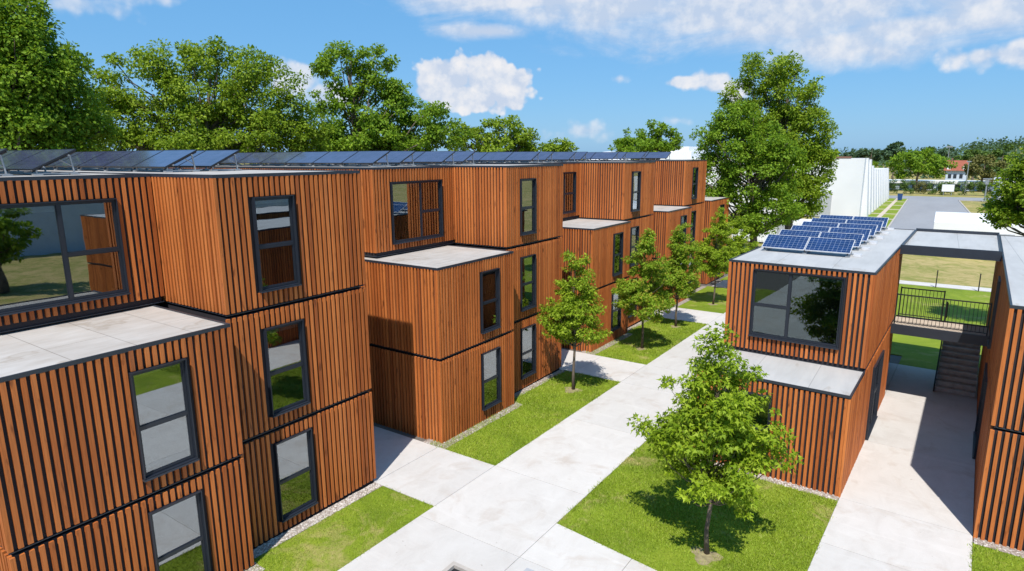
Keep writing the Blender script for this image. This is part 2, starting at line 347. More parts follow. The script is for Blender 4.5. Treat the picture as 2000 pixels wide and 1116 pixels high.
#        xa      xb      a0     a1     b0     b1    third-storey left box, windows (lower a, b), wide window
HOUSES = [(-11.79, -12.35, 2.87, 7.03, 7.30, 11.28, (3.12, 7.27), (5.0, 6.03), (8.16, 9.19), (3.90, 6.49)),
          (-12.41, -13.00, 14.22, 18.38, 18.81, 22.97, (14.60, 18.79), (16.42, 17.45), (19.75, 20.78), (15.43, 18.02)),
          (-13.09, -13.52, 26.03, 30.26, 30.30, 34.44, (26.15, 30.28), (28.28, 29.29), (31.32, 32.32), (27.15, 29.74)),
          (-13.43, -13.97, 36.64, 40.93, 40.96, 45.37, (36.70, 40.93), (38.90, 39.93), (42.42, 43.44), (37.5, 40.1))]
HL = ['timber block nearest the camera, three storeys with a wide window under its panelled roof',
      'second timber block along the path, shading the paved passage on its near side',
      'third timber block along the path, behind the two young trees on one lawn',
      'fourth timber block, with a pale lower roof above the farthest young trees']
for k, (xa, xb, a0, a1, b0, b1, up, wa, wb, ww) in enumerate(HOUSES):
    g = gz((a0 + b1) / 2); xs = xa - 3.0; xk = xb - DEPTH
    h = thing('timber_block', HL[k], 'building', (xa, a0, g), group='slatted timber blocks along the left of the path')
    zb = gz(b1) - .12
    H = lambda q, z0, z1: (q[0] - .012, q[1] + .012, z0 - .034, z1 + .012)
    L1, L2, L3 = (.37, 2.40), (3.13, 5.23), (6.10, 8.19)
    dz = gz((a0 + a1) / 2) * .35
    L1a = (L1[0] + dz, L1[1] + dz * .6)
    side = 'y' if k else ('y', xa - 4, xa - SD - .004)
    module(h, xk, xa, a0, a1, zb, Z1, ['X', side], {'X': [H(wa, *L1a)]}, bot=.22)
    module(h, xk, xa, a0, a1, Z1, Z2, ['X', side], {'X': [H(wa, *L2)]})
    module(h, xk, xb, b0, b1, zb, Z1, ['X', 'Y'], {'X': [H(wb, *L1a)]}, bot=.22)
    module(h, xk, xb, b0, b1, Z1, Z2, ['X', 'Y'], {'X': [H(wb, *L2)]})
    module(h, xk, xs, up[0], up[1], Z2 + .03, Z3, ['X', 'y'], {'X': [H(ww, *L3)]}, bot=.16)
    module(h, xk, xb, b0, b1, Z2, Z3, ['X', 'Y', ('y', xs - .3, xb - SD - .004)], {'X': [H(wb, *L3)]})
    for q, x in ((wa, xa), (wb, xb)):
        window(h, 'x', x, 1, q[0], q[1], *L1a, blind=[.06, .06, .06, .85, .9, .06, .3, .06][2 * k + (q is wb)]); window(h, 'x', x, 1, q[0], q[1], *L2, blind=[.06, .1, .07, .06, .06, .4, .06, .06][2 * k + (q is wb)])
    window(h, 'x', xb, 1, wb[0], wb[1], *L3, blind=.09); window(h, 'x', xs, 1, ww[0], ww[1], *L3, layout='wide', blind=.07)
    roof(h, xk, xa, a0, a1, Z2, trims='XyY'); roof(h, xk, xs, up[0], up[1], Z3, trims='Xyx'); roof(h, xk, xb, b0, b1, Z3, trims='XyYx')
h = thing('timber_block', 'low two-storey timber block at the far end of the row, half hidden by trees', 'building', (-13.95, 47.0, gz(49)), group='slatted timber blocks along the left of the path')
for z0, z1, bt in ((gz(52) - .12, Z1, .22), (Z1, Z2, .09)):
    module(h, -26, -13.95, 47.0, 51.7, z0, z1, ['X', 'y', 'Y'], {'X': [(49.29, 50.31, z0 + (.45 if bt > .2 else .35), z1 - .45)]}, bot=bt)
    window(h, 'x', -13.95, 1, 49.3, 50.3, z0 + (.5 if bt > .2 else .40), z1 - .46)
roof(h, -26, -13.95, 47.0, 51.7, Z2)

# ------------------------------------------------------------------ solar panels
PW, PD = 1.66, 1.0
def panel_mesh(name, tilt, cellmat, framemat, PW=1.66, PD=1.0):
    c, s = math.cos(tilt), math.sin(tilt); mb = MB()
    def pt(a, d, n): return (a, d * c - n * s, d * s + n * c)
    for A0, A1, D0, D1, n0, n1, mi in ((.018, PW - .018, .018, PD - .018, -.012, .004, 0), (0, .018, 0, PD, -.03, .008, 1), (PW - .018, PW, 0, PD, -.03, .008, 1), (.018, PW - .018, 0, .018, -.03, .008, 1), (.018, PW - .018, PD - .018, PD, -.03, .008, 1)):
        n = len(mb.v); mb.v += [pt(A0, D0, n0), pt(A1, D0, n0), pt(A1, D1, n0), pt(A0, D1, n0), pt(A0, D0, n1), pt(A1, D0, n1), pt(A1, D1, n1), pt(A0, D1, n1)]
        for q in ((0, 3, 2, 1), (4, 5, 6, 7), (0, 1, 5, 4), (1, 2, 6, 5), (2, 3, 7, 6), (3, 0, 4, 7)): mb.f.append(tuple(n + i for i in q)); mb.m.append(mi)
    me = bpy.data.meshes.new(name); me.from_pydata(mb.v, [], mb.f); me.materials.append(M[cellmat]); me.materials.append(M[framemat]); me.polygons.foreach_set('material_index', mb.m)
    uv = me.uv_layers.new(name='UVMap'); uvs = []
    for L in me.loops:
        v = me.vertices[L.vertex_index].co; uvs += [v.x / PW, (v.y * c + v.z * s) / PD]
    uv.data.foreach_set('uv', uvs); me.update(); return me
TILT = R(26); PM = panel_mesh('panel', TILT, 'solar2', 'black'); PM2 = panel_mesh('panel', R(24), 'solar', 'palealu', 1.385, .88)
def solar_row(label, group, base, rotz, n, pm, tilt, low, PW=1.66, PD=1.0, ball=False):
    """a row of panels running from its base point along -a; low edge towards -b"""
    t = thing('solar_panel_row', label, 'solar panels', base, rotz, group, (0, 0, 0)); c, s = math.cos(tilt), math.sin(tilt); L = n * (PW + .02)
    for i in range(n):
        o = bpy.data.objects.new('panel', pm); COL.objects.link(o); o.parent = t; o.location = (-(i + 1) * (PW + .02), 0, low)
    rl = MB()
    for d in (.22, .80): rl.tube([(-L, d * c + .045 * s, low + d * s - .05), (.0, d * c + .045 * s, low + d * s - .05)], .022, 4)
    rl.build('rail', 'grey', t)
    for i in range(n + 1):
        a = -i * (PW + .02) * (1 if i < n else 1) - (.10 if i == 0 else (-.10 if i == n else 0)); sp = MB()
        sp.tube([(a, .0, low - .045), (a, PD * c, low + PD * s - .05)], .03, 4, 1)
        sp.tube([(a, .10, .02), (a, .10, low + .02)], .022, 5); sp.tube([(a, PD * c - .06, .02), (a, PD * c - .12, low + (PD - .12) * s - .03)], .022, 5)
        sp.tube([(a, PD * c - .08, .12 + low * .5), (a, PD * c - .36, low + (PD - .36) * s - .05)], .012, 4)
        sp.box(a - .06, a + .06, .02, .20, 0, .035); sp.box(a - .06, a + .06, PD * c - .15, PD * c + .03, 0, .035); sp.box(a - .02, a + .02, .1, PD * c, .02, .05)
        sp.build('support_frame', ['grey', 'black'], t)
    if ball:
        b = MB(); b.box(.03, .26, .34, .50, 0, .09);  b.build('ballast_block', 'palealu', t)
    return t
nth = ['first', 'second', 'third', 'fourth']
HB = ['the nearest timber block', 'the second timber block', 'the third timber block', 'the fourth timber block']
ROWS = [[(-16.45, 4.33), (-16.45, 5.62), (-16.4, 8.46), (-16.45, 9.72)], [(-17.0, 16.18), (-17.0, 17.55), (-17.0, 20.0), (-17.0, 21.38)],
        [(-17.5, 27.6), (-17.5, 29.0), (-17.5, 31.55), (-17.5, 32.95)], [(-17.9, 38.2), (-17.9, 39.55), (-17.6, 42.2), (-16.4, 43.9)]]
for k in range(4):
    for j, (x, y) in enumerate(ROWS[k]):
        solar_row(f'{nth[j]} row of dark solar panels from the near end of {HB[k]}\'s roof', 'solar panel rows on the left-hand roofs', (x, y, Z3), 0, 7, PM, TILT, .13)
R1U = (-6.25, -2.107); ZR = 5.72
for j in range(6):
    w = 22.72 + j * 1.82
    solar_row(f'{["first", "second", "third", "fourth", "fifth", "sixth"][j]} pair of gridded blue solar panels from the front of the two-storey block\'s roof', 'blue panel pairs on the right-hand roof', U * -3.16 + W * w + Vector((0, 0, ZR)), -RT, 2, PM2, R(24), .14, 1.385, .88, True)

# ------------------------------------------------------------------ right-hand blocks, bridge, stairs
WF, WL, WE = 20.10, 17.72, 32.45
r1 = rthing('timber_block', 'two-storey timber block with blue solar panels and a wide front window', 'building', R1U[0], WL, gz(WL))
u0, u1 = R1U; zg = gz(WE) - .12
hw = (-5.46, -2.87, 3.37, 5.51)
module(r1, u0, u1, WF, 27.35, Z1, ZR, ['y', 'x', ('X', WF, 27.35)], {'y': [(hw[0] - .012, hw[1] + .012, hw[2] - .034, hw[3] + .012)]}, bot=.14)
module(r1, u0, u1 - .36, 27.36, WE, Z1, ZR, ['x', 'X', 'Y'])
dr = (22.25, 24.55, gz(23) + .06, 2.32)
module(r1, u0, u1, WL, 27.35, zg, Z1, ['y', 'x', 'X'], {'X': [(dr[0] - .012, dr[1] + .012, dr[2] - .04, dr[3] + .012)], 'y': [(-5.36, -4.04, .35, 2.34)]}, bot=.20)
module(r1, u0, u1 - .36, 27.36, WE, zg, Z1, ['x', 'X', 'Y'], bot=.2)
window(r1, 'y', WF, -1, *hw, layout='wide', flip=True, glass='glass2', blind=.05); window(r1, 'y', WL, -1, -5.35, -4.05, .37, 2.33)
window(r1, 'x', u1, 1, *dr, layout='wide')
roof(r1, u0, u1, WF, WE + .35, ZR, 'roof2'); roof(r1, u0 - .12, u1, WL, WF + .05, Z1 + .03, 'roof2', 'xXy')
sp = MB()
for w in (27.75, 28.6): sp.box(u1 - .36, u1 - .27, w, w + .09, 2.35, 2.44)
sp.build('wall_light', 'alu', r1)
r2 = rthing('timber_block', 'timber block at the right edge, its shadow falling over the walkway', 'building', .823, 17.59, gz(17.6))
v0, v1 = .823, 5.0
W2 = [(22.7, 25.0, gz(23) + .06, 2.3)]; W3 = [(24.2, 25.3, Z1 + .25, 5.15)]
module(r2, v0, v1, 17.59, WE, zg, Z1, ['y', 'x'], {'x': [(22.69, 25.01, gz(23) + .02, 2.31)]}, bot=.14)
module(r2, v0, v1, 17.59, WE, Z1, Z2, ['y', 'x'], {'x': [(24.19, 25.31, Z1 + .21, 5.16)]})
window(r2, 'x', v0, -1, *W2[0], layout='wide'); window(r2, 'x', v0, -1, *W3[0])
roof(r2, v0, v1, 17.59, WE + .4, Z2, 'roof2')
# canopy
c_ = rthing('canopy', 'flat pale canopy with dark steel beams bridging the two right-hand blocks', 'canopy', u1, 26.4, Z2 - .3)
ZC = 5.80
for w0 in (26.45, 32.75):
    b_ = MB(); b_.box(u1 + .002, v0 - .002, w0, w0 + .10, ZC - .30, ZC); b_.box(u1 + .002, v0 - .002, w0 - .05, w0 + .15, ZC - .325, ZC - .30); b_.build('beam', 'steel', c_)
b_ = MB(); b_.box(u1 + .05, v0 - .05, 26.56, 32.74, ZC - .16, ZC - .12); b_.build('sheet', 'roof2', c_)
for u in (u1 + .004, v0 - .054):
    b_ = MB(); b_.box(u, u + .05, 26.6, 32.7, ZC - .24, ZC - .03); b_.build('gutter', 'steel', c_)
# footbridge
ZD, D0, D1 = 2.80, 26.45, 28.1
f_ = rthing('footbridge', 'short footbridge with black bar railings between the two blocks', 'footbridge', u1, D0, ZD - .3)
b_ = MB(); b_.box(u1 + .01, v0 - .01, D0 + .06, D1 - .06, ZD - .08, ZD); b_.build('deck', 'deckc', f_)
for w0 in (D0, D1 - .06):
    b_ = MB(); b_.box(u1 + .004, v0 - .004, w0, w0 + .06, ZD - .32, ZD + .04); b_.build('beam', 'steel', f_)
def railing(ua, ub, w, name='railing'):
    b_ = MB(); b_.box(ua, ub, w - .02, w + .02, ZD + 1.14, ZD + 1.18); b_.box(ua, ub, w - .012, w + .012, ZD + .10, ZD + .13); n = round((ub - ua) / .115)
    for i in range(n + 1):
        u = ua + .012 + (ub - ua - .024) * i / n; b_.box(u - .008, u + .008, w - .008, w + .008, ZD + .13, ZD + 1.14)
    for u in (ua + .02, ub - .02): b_.box(u - .022, u + .022, w - .022, w + .022, ZD - .25, ZD + 1.2)
    b_.build(name, 'black', f_)
railing(u1 + .06, v0 - .06, D0 + .10); railing(u1 + .06, -.62, D1 - .10)
b_ = MB(); b_.tube([(-.50, D1 - .1, ZD + .75), (-.52, D1 + 1.5, ZD - .15)], .022, 5); b_.box(-.545, -.50, D1 - .12, D1 - .07, ZD - .2, ZD + .8); b_.build('handrail', 'black', f_)
# stairs
st = rthing('staircase', 'grey concrete steps in the shade beneath the footbridge', 'stairs', -.6, 29.2, gz(29))
g0 = gz(29.2); n = 9; hh = .175; tr = .285
b_ = MB()
for i in range(n): b_.box(-.56, .74, 29.2 + i * tr, 29.2 + (i + 1) * tr + .03, g0 + max(0, i * hh - .10), g0 + (i + 1) * hh - .045)
b_.box(-.56, .74, 29.2 + n * tr, 33.2, g0 + n * hh - .2, g0 + n * hh - .045); b_.build('flight', 'stairc', st)
for i in range(n):
    t_ = MB(); t_.box(-.565, .745, 29.165 + i * tr, 29.2 + (i + 1) * tr + .0, g0 + (i + 1) * hh - .043, g0 + (i + 1) * hh); t_.build('tread', 'stairc', st)
b_ = MB(); nn = Vector((0, 29.2, g0)); e = Vector((0, 29.2 + n * tr, g0 + n * hh))
for u in (-.62,):
    b_.poly([(u, 29.05, g0), (u, 29.05, g0 + .30), (u, e.y, e.z + .28), (u, e.y, e.z - .15), (u, 29.4, g0)]); b_.poly([(u + .045, 29.05, g0), (u + .045, 29.4, g0), (u + .045, e.y, e.z - .15), (u + .045, e.y, e.z + .28), (u + .045, 29.05, g0 + .30)])
    b_.poly([(u, 29.05, g0 + .30), (u, 29.05, g0), (u + .045, 29.05, g0), (u + .045, 29.05, g0 + .30)]); b_.poly([(u, 29.05, g0 + .30), (u + .045, 29.05, g0 + .30), (u + .045, e.y, e.z + .28), (u, e.y, e.z + .28)])
b_.build('stringer', 'black', st)

r3 = rthing('timber_block', 'timber block east of the walkway, mirrored in the upper windows', 'building', 8.2, 17.2, gz(17.2))
for z0, z1, bt in ((gz(28) - .12, Z1, .14), (Z1, Z2, .085)):
    module(r3, 8.2, 12.4, 17.2, 30.0, z0, z1, ['y', 'x'], {'x': [(19.99, 21.01, z0 + .45, z1 - .36), (25.99, 27.01, z0 + .45, z1 - .36)]}, bot=bt)
    for a in (20.0, 26.0): window(r3, 'x', 8.2, -1, a, a + 1.0, z0 + .48, z1 - .37)
roof(r3, 8.2, 12.4, 17.2, 30.0, Z2, 'roof2')

# ------------------------------------------------------------------ the ground
gs = MB(); ys = [-400, -30, 58, 100, 250, 3000]
for a, b in zip(ys[:-1], ys[1:]):
    gs.poly([(-3000, a, gz(a) - .12), (3000, a, gz(a) - .12), (3000, b, gz(b) - .12), (-3000, b, gz(b) - .12)])
struct('ground', gs, 'dry')
PL, PR = -10.13, -7.07
def uwp(u, w): v = U * u + W * w; return (v.x, v.y)
def slabs(name, polys, mat, h, mb=None):
    mb = MB()
    for p in polys: mb.slab(p, h)
    return struct(name, mb, mat)
J = .006
def rect(x0, x1, y0, y1): return [(x0 + J, y0 + J), (x1 - J, y0 + J), (x1 - J, y1 - J), (x0 + J, y1 - J)]
cuts = [-8, -4, -.5, 3.4, 7.0, 10.65, 13.95, 18.4, 22.9, 25.7, 30.2, 34.7, 37.85, 42.3, 46.8, 49.6, 54, 57.3]
main = [rect(PL, PR, a, b) for a, b in zip(cuts[:-1], cuts[1:])]
for y0, y1 in ((11.2, 13.95), (22.9, 25.7), (34.7, 37.85), (46.3, 49.6)):
    xs_ = [PL, -12.35, -16.2, -20.5, -25.0]
    if y0 > 40: xs_ = [PL, -13.4]
    main += [rect(b, a, y0, y1) for a, b in zip(xs_[:-1], xs_[1:])]
xr = [PR, -4.92, -1.62]
main += [[(PR + J, 10.65 + J), (-4.92 - J, 10.65 + J), (-4.92 - J, 12.05), (PR + J, 12.33)], [(-4.92 + J, 10.65 + J), (-1.6, 10.65 + J), (-1.6, 11.62), (-4.92 + J, 12.05)]]
main += [rect(a, b, c, d) for a, b in zip(xr[:-1], xr[1:]) for c, d in zip(cuts[:5], cuts[1:6])]
walk = []
wc = [-6, -2, 2, 6, 10.4, 15.15, 17.68, 22.2, 27.4, 32.3]
for a, b in zip(wc[:-1], wc[1:]):
    walk.append([uwp(-2.12 + J, a + J), uwp(.82 - J, a + J), uwp(.82 - J, b - J), uwp(-2.12 + J, b - J)])
main = [p for p in main if True]
struct_base = MB(); struct_base.slab([(-25, -8), (5, -8), (5, 58), (-25, 58)], -.055); struct('subsoil', struct_base, 'joint')
walk.append([uwp(-2.6, 27.36), uwp(-2.12 - J, 27.36), uwp(-2.12 - J, 32.3), uwp(-2.6, 32.3)])
slabs('concrete_path', main, 'concrete', 0.0); slabs('concrete_walkway', walk, 'concrete', .002)
LW = [[(-12.0, -2), (PL - J, -2), (PL - J, 11.2), (-12.03, 11.2)], [(-12.75, 13.96), (PL - J, 13.96), (PL - J, 22.9), (-12.75, 22.9)],
      [(-13.3, 25.71), (PL - J, 25.71), (PL - J, 34.7), (-13.3, 34.7)], [(-13.7, 37.86), (PL - J, 37.86), (PL - J, 46.3), (-13.7, 46.3)], [(-13.7, 49.61), (PL - J, 49.61), (PL - J, 57), (-13.7, 57)]]
LR = [[(PR + J, 12.34), (-4.92, 12.06), (-1.62, 11.63), uwp(-2.125, 17.45), uwp(-6.5, 17.45), uwp(-6.5, 34), (PR + J, 34)], [uwp(.83, 2), uwp(9, 2), uwp(9, 17.3), uwp(.83, 17.3)]]
LB = [[(PR + J, 34.01), uwp(-6.3, 34.01), uwp(5.2, 34.0), (9.0, 55.9), (PR + J, 55.9)], [uwp(-2.1, 32.31), uwp(.82, 32.31), uwp(.82, 34), uwp(-2.1, 34)]]
slabs('lawn', LW + LR + LB, 'lawn', -.012)
GV = [[(-12.36, 7.2), (-12.035, 7.2), (-12.035, 11.19), (-12.36, 11.19)], [(-11.9, 2), (-11.5, 2), (-11.5, 7.1), (-11.9, 7.1)], [(-13.02, 13.97), (-12.1, 13.97), (-12.1, 18.5), (-12.4, 18.6), (-12.7, 18.6), (-12.7, 22.88), (-13.02, 22.88)],
      [(-13.5, 25.72), (-12.75, 25.72), (-12.75, 30.3), (-13.2, 30.4), (-13.2, 34.68), (-13.5, 34.68)], [(-14.0, 37.87), (-13.1, 37.87), (-13.1, 41), (-13.65, 41), (-13.65, 46), (-14, 46)],
      [uwp(-6.3, 17.45), uwp(-2.13, 17.45), uwp(-2.13, 17.9), uwp(-6.3, 17.9)], [uwp(.84, 17.3), uwp(9, 17.3), uwp(9, 17.65), uwp(.84, 17.65)]]
slabs('gravel_strip', GV, 'gravel', -.004)
# scattered pebbles on the strips and grass blades on the near lawns
def inside(poly, P):
    r = np.zeros(len(P), bool); n = len(poly)
    for i in range(n):
        (x0, y0), (x1, y1) = poly[i], poly[(i + 1) % n]
        c = ((y0 > P[:, 1]) != (y1 > P[:, 1])); 
        with np.errstate(divide='ignore', invalid='ignore'): t = (x1 - x0) * (P[:, 1] - y0) / (y1 - y0) + x0
        r ^= c & (P[:, 0] < t)
    return r
def scatter(poly, n):
    q = np.array(poly); P = rng.random((n, 2)) * (q.max(0) - q.min(0)) + q.min(0); return P[inside(poly, P)]
gzv = lambda y: -0.018 * (np.clip(y, -30, 58) - 12)
bl = [scatter(LW[0], 60000), scatter(LR[0][:4] + [uwp(-6.5, 17.45), (PR + J, 17.45)], 130000), scatter([uwp(.83, 13), uwp(5, 13), uwp(5, 17.3), uwp(.83, 17.3)], 45000), scatter(LW[1], 60000), scatter(LW[2], 30000), scatter([(PR + J, 17.45), uwp(-6.5, 17.45), uwp(-6.5, 30), (PR + J, 30)], 15000)]
def edge(poly, n, wd=.035):
    out = []
    for (x0, y0), (x1, y1) in zip(poly, poly[1:] + poly[:1]):
        k = int(n * math.hypot(x1 - x0, y1 - y0)); t = rng.random(k); q = rng.normal(0, wd, (k, 2)); out.append(np.stack([x0 + (x1 - x0) * t, y0 + (y1 - y0) * t], 1) + q)
    e = np.concatenate(out); return e[(np.sin(e[:, 0] * 5.3) + np.sin(e[:, 1] * 4.1 + e[:, 0] * 2)) > -.6 + rng.random(len(e)) * .8]
bl += [edge(LW[0], 240), edge(LR[0][:4] + [uwp(-6.5, 17.45), (PR + J, 17.45)], 260), edge(LW[1], 160), edge(LW[2], 90), edge([uwp(.83, 13), uwp(.83, 17.2)], 240)]
TREES = [(-3.57, 13.25, .42), (-11.35, 21.06, .45), (-11.34, 28.09, .36), (-11.47, 33.26, .36), (-11.46, 40.24, .36)]
P = np.concatenate([b[b[:, 1] > 5] for b in bl])
for tx, ty, tr_ in TREES:
    dd = np.hypot(P[:, 0] - tx, P[:, 1] - ty + .12) / (tr_ * (1 + .25 * np.sin(3 * np.arctan2(P[:, 1] - ty, P[:, 0] - tx)))); P = P[rng.random(len(P)) < np.clip(dd ** 2 - .15, 0.04, 1)]
so_ = MB()
for tx, ty, tr_ in TREES:
    n_ = 26; so_.slab([(tx + tr_ * .78 * (1 + .25 * math.sin(3 * k / n_ * 6.2832) + random.uniform(-.1, .1)) * math.cos(k / n_ * 6.2832), ty - .12 + tr_ * .72 * (1 + .25 * math.sin(3 * k / n_ * 6.2832) + random.uniform(-.1, .1)) * math.sin(k / n_ * 6.2832)) for k in range(n_)], -.007, d=.02)
struct('bare_soil', so_, 'soil')
dens = np.sin(P[:, 0] * 2.1 + 1.3 * np.sin(P[:, 1] * 1.7)) + np.sin(P[:, 1] * 2.7 + P[:, 0]); P = P[rng.random(len(P)) < .62 + .19 * dens]
N = len(P); th = rng.random(N) * 6.283; h = (.022 + .035 * rng.random(N) ** 1.5) * (1 + (P[:, 1] > 13) * .3); ln = rng.normal(0, .6, (N, 2)) * h[:, None]; wd = .0045 + .004 * rng.random(N) + .00035 * np.maximum(0, P[:, 1] - 10)
z = gzv(P[:, 1]) - .014; dx = np.cos(th) * wd; dy = np.sin(th) * wd
V = np.empty((N, 3, 3)); V[:, 0] = np.stack([P[:, 0] - dx, P[:, 1] - dy, z], 1); V[:, 1] = np.stack([P[:, 0] + dx, P[:, 1] + dy, z], 1); V[:, 2] = np.stack([P[:, 0] + ln[:, 0], P[:, 1] + ln[:, 1], z + h], 1)
tag(np_mesh('grass', V.reshape(-1, 3), np.arange(N * 3).reshape(-1, 3), 'blade'), kind='stuff')
pb = MB()
ico = [(0, 0, 1), (.9, 0, .1), (.28, .85, .1), (-.72, .52, .1), (-.72, -.52, .1), (.28, -.85, .1)]
for g in GV[:4] + GV[5:]:
    for x, y in scatter(g, 900 if g[0][1] < 18 else 350):
        r = random.uniform(.012, .03); t = random.random() * 6.28; n0 = len(pb.v); c, s = math.cos(t), math.sin(t); sx = random.uniform(.8, 1.5)
        pb.v += [(x + r * (a * sx * c - b * s), y + r * (a * sx * s + b * c), gz(y) - .006 + r * d * .8) for a, b, d in ico]
        for i in range(5): pb.f.append((n0, n0 + 1 + i, n0 + 1 + (i + 1) % 5)); pb.m.append(0)
tag(pb.build('pebbles', 'pebble'), kind='stuff')
# light well in the paving and a drain grating
lw = thing('light_well', 'square metal-framed light well sunk in the pale paving', 'light well', (-7.5, 9.0, gz(9.5)))
b_ = MB(); x1, y1, x0, y0 = -6.95, 9.57, -8.13, 8.4; z = gz(9.5)
for q in ((x0, x1, y1 - .10, y1), (x0, x1, y0, y0 + .10), (x0, x0 + .10, y0 + .10, y1 - .10), (x1 - .10, x1, y0 + .10, y1 - .10)): b_.box(*q, z - .05, z + .10)
b_.build('frame', 'kerb', lw)
b_ = MB(); b_.box(x0 + .1, x1 - .1, y0 + .1, y1 - .1, z - .04, z + .02); b_.build('cover', 'black', lw)
d_ = thing('drain_cover', 'narrow grey drain cover set flush in the pale paving', 'drain', (-6.75, 10.33, gz(10.4)))
b_ = MB(); b_.box(-6.72, -6.02, 10.22, 10.42, gz(10.4) - .02, gz(10.4) + .006)
b_.build('grating', 'shadegrey', d_)
# far side: path, road, verge
struct('garden_path', (lambda mb: (mb.slab([(-6, 56.0), (12, 56.0), (12, 57.6), (-6, 57.6)], .01), mb)[1])(MB()), 'concrete')
rd = MB(); rd.slab([(-5.1, 83), (5.2, 83), (4.75, 122), (3.45, 164), (3.45, 166), (40, 166), (40, 177), (-12, 177), (-12, 166), (-5.6, 166), (-5.6, 164)], -.02); struct('road', rd, 'asphalt')
kb = MB()
for a, b in (((-5.1, 83), (-5.6, 164)), ((5.2, 83), (4.75, 122)), ((4.75, 122), (3.45, 164)), ((3.45, 164), (40, 165.8))):
    d = Vector((b[0] - a[0], b[1] - a[1], 0)).normalized() * .22; n_ = Vector((-d.y, d.x, 0))
    if a[0] > 0: n_ = -n_
    kb.slab([(a[0], a[1]), (b[0], b[1]), (b[0] + n_.x * (1 if a[0] < 0 else 1), b[1] + n_.y), (a[0] + n_.x, a[1] + n_.y)], .06)
struct('kerb', kb, 'kerb')
vp = MB(); vp.slab([(-7.95, 90), (-7.25, 90), (-7.35, 166), (-7.95, 166)], -.02)
for y in (112, 122, 132, 143, 154): vp.slab([(-9.4, y), (-5.5, y), (-5.5, y + .9), (-9.4, y + .9)], -.018)
struct('verge_path', vp, 'deckc')
vg = MB(); vg.slab([(-9.4, 90), (-5.4, 90), (-5.7, 166), (-9.4, 166)], -.04); struct('verge', vg, 'lawn')

# ------------------------------------------------------------------ trees
def leaves(name, centers, crad, per, size, mat, parent, org, lobed=False, droop=.35, flatz=.75, seed=0):
    rg = np.random.default_rng(seed); n = len(centers); tot = int(per.sum()); idx = np.repeat(np.arange(n), per)
    d = rg.normal(size=(tot, 3)); d /= np.linalg.norm(d, axis=1)[:, None]; rr = rg.random(tot) ** .45
    off = d * rr[:, None] * crad[idx][:, None]; off[:, 2] *= flatz
    P = centers[idx] + off
    ax = d + rg.normal(0, .55, (tot, 3)); ax[:, 2] -= droop; ax /= np.linalg.norm(ax, axis=1)[:, None]
    cen = centers.mean(0); oc = centers[idx] - cen; oc /= np.linalg.norm(oc, axis=1)[:, None] + 1e-6
    nm = rg.normal(0, .34, (tot, 3)) + d * .55 + oc * .45; nm[:, 2] += .55; sd = np.cross(ax, nm); sd /= np.linalg.norm(sd, axis=1)[:, None] + 1e-9; nm = np.cross(sd, ax)
    s = size * (.6 + .7 * rg.random(tot))[:, None]
    if lobed:
        T = [(0, 0, 0), (-.42, .30, .05), (-.15, .42, .0), (0, 1, -.12), (.15, .42, .0), (.42, .30, .05), (0, .34, -.04)]
        F = np.array([(6, 0, 1), (6, 1, 2), (6, 2, 3), (6, 3, 4), (6, 4, 5), (6, 5, 0)])
    else:
        T = [(0, 0, 0), (-.34, .45, .08), (0, 1, -.08), (.34, .45, .08)]; F = np.array([(0, 2, 1), (0, 3, 2)])
    V = np.stack([P + s * (a * sd + b * ax + c * nm) for a, b, c in T], 1) - np.array(org)
    F = (np.arange(tot)[:, None, None] * len(T) + F[None]).reshape(-1, 3)
    return np_mesh(name, V.reshape(-1, 3), F, mat, parent)
def limb(mb, a, b, r0, r1, rg, sag=.12, seg=6):
    a, b = Vector(a), Vector(b); L = (b - a).length; pts = []
    for i in range(5):
        t = i / 4; p = a.lerp(b, t); p.z += math.sin(t * math.pi) * L * -.08
        if 0 < i < 4: p += Vector(rg.normal(0, L * .03, 3))
        pts.append(p)
    mb.tube(pts, [r0 + (r1 - r0) * t / 4 for t in range(5)], seg)
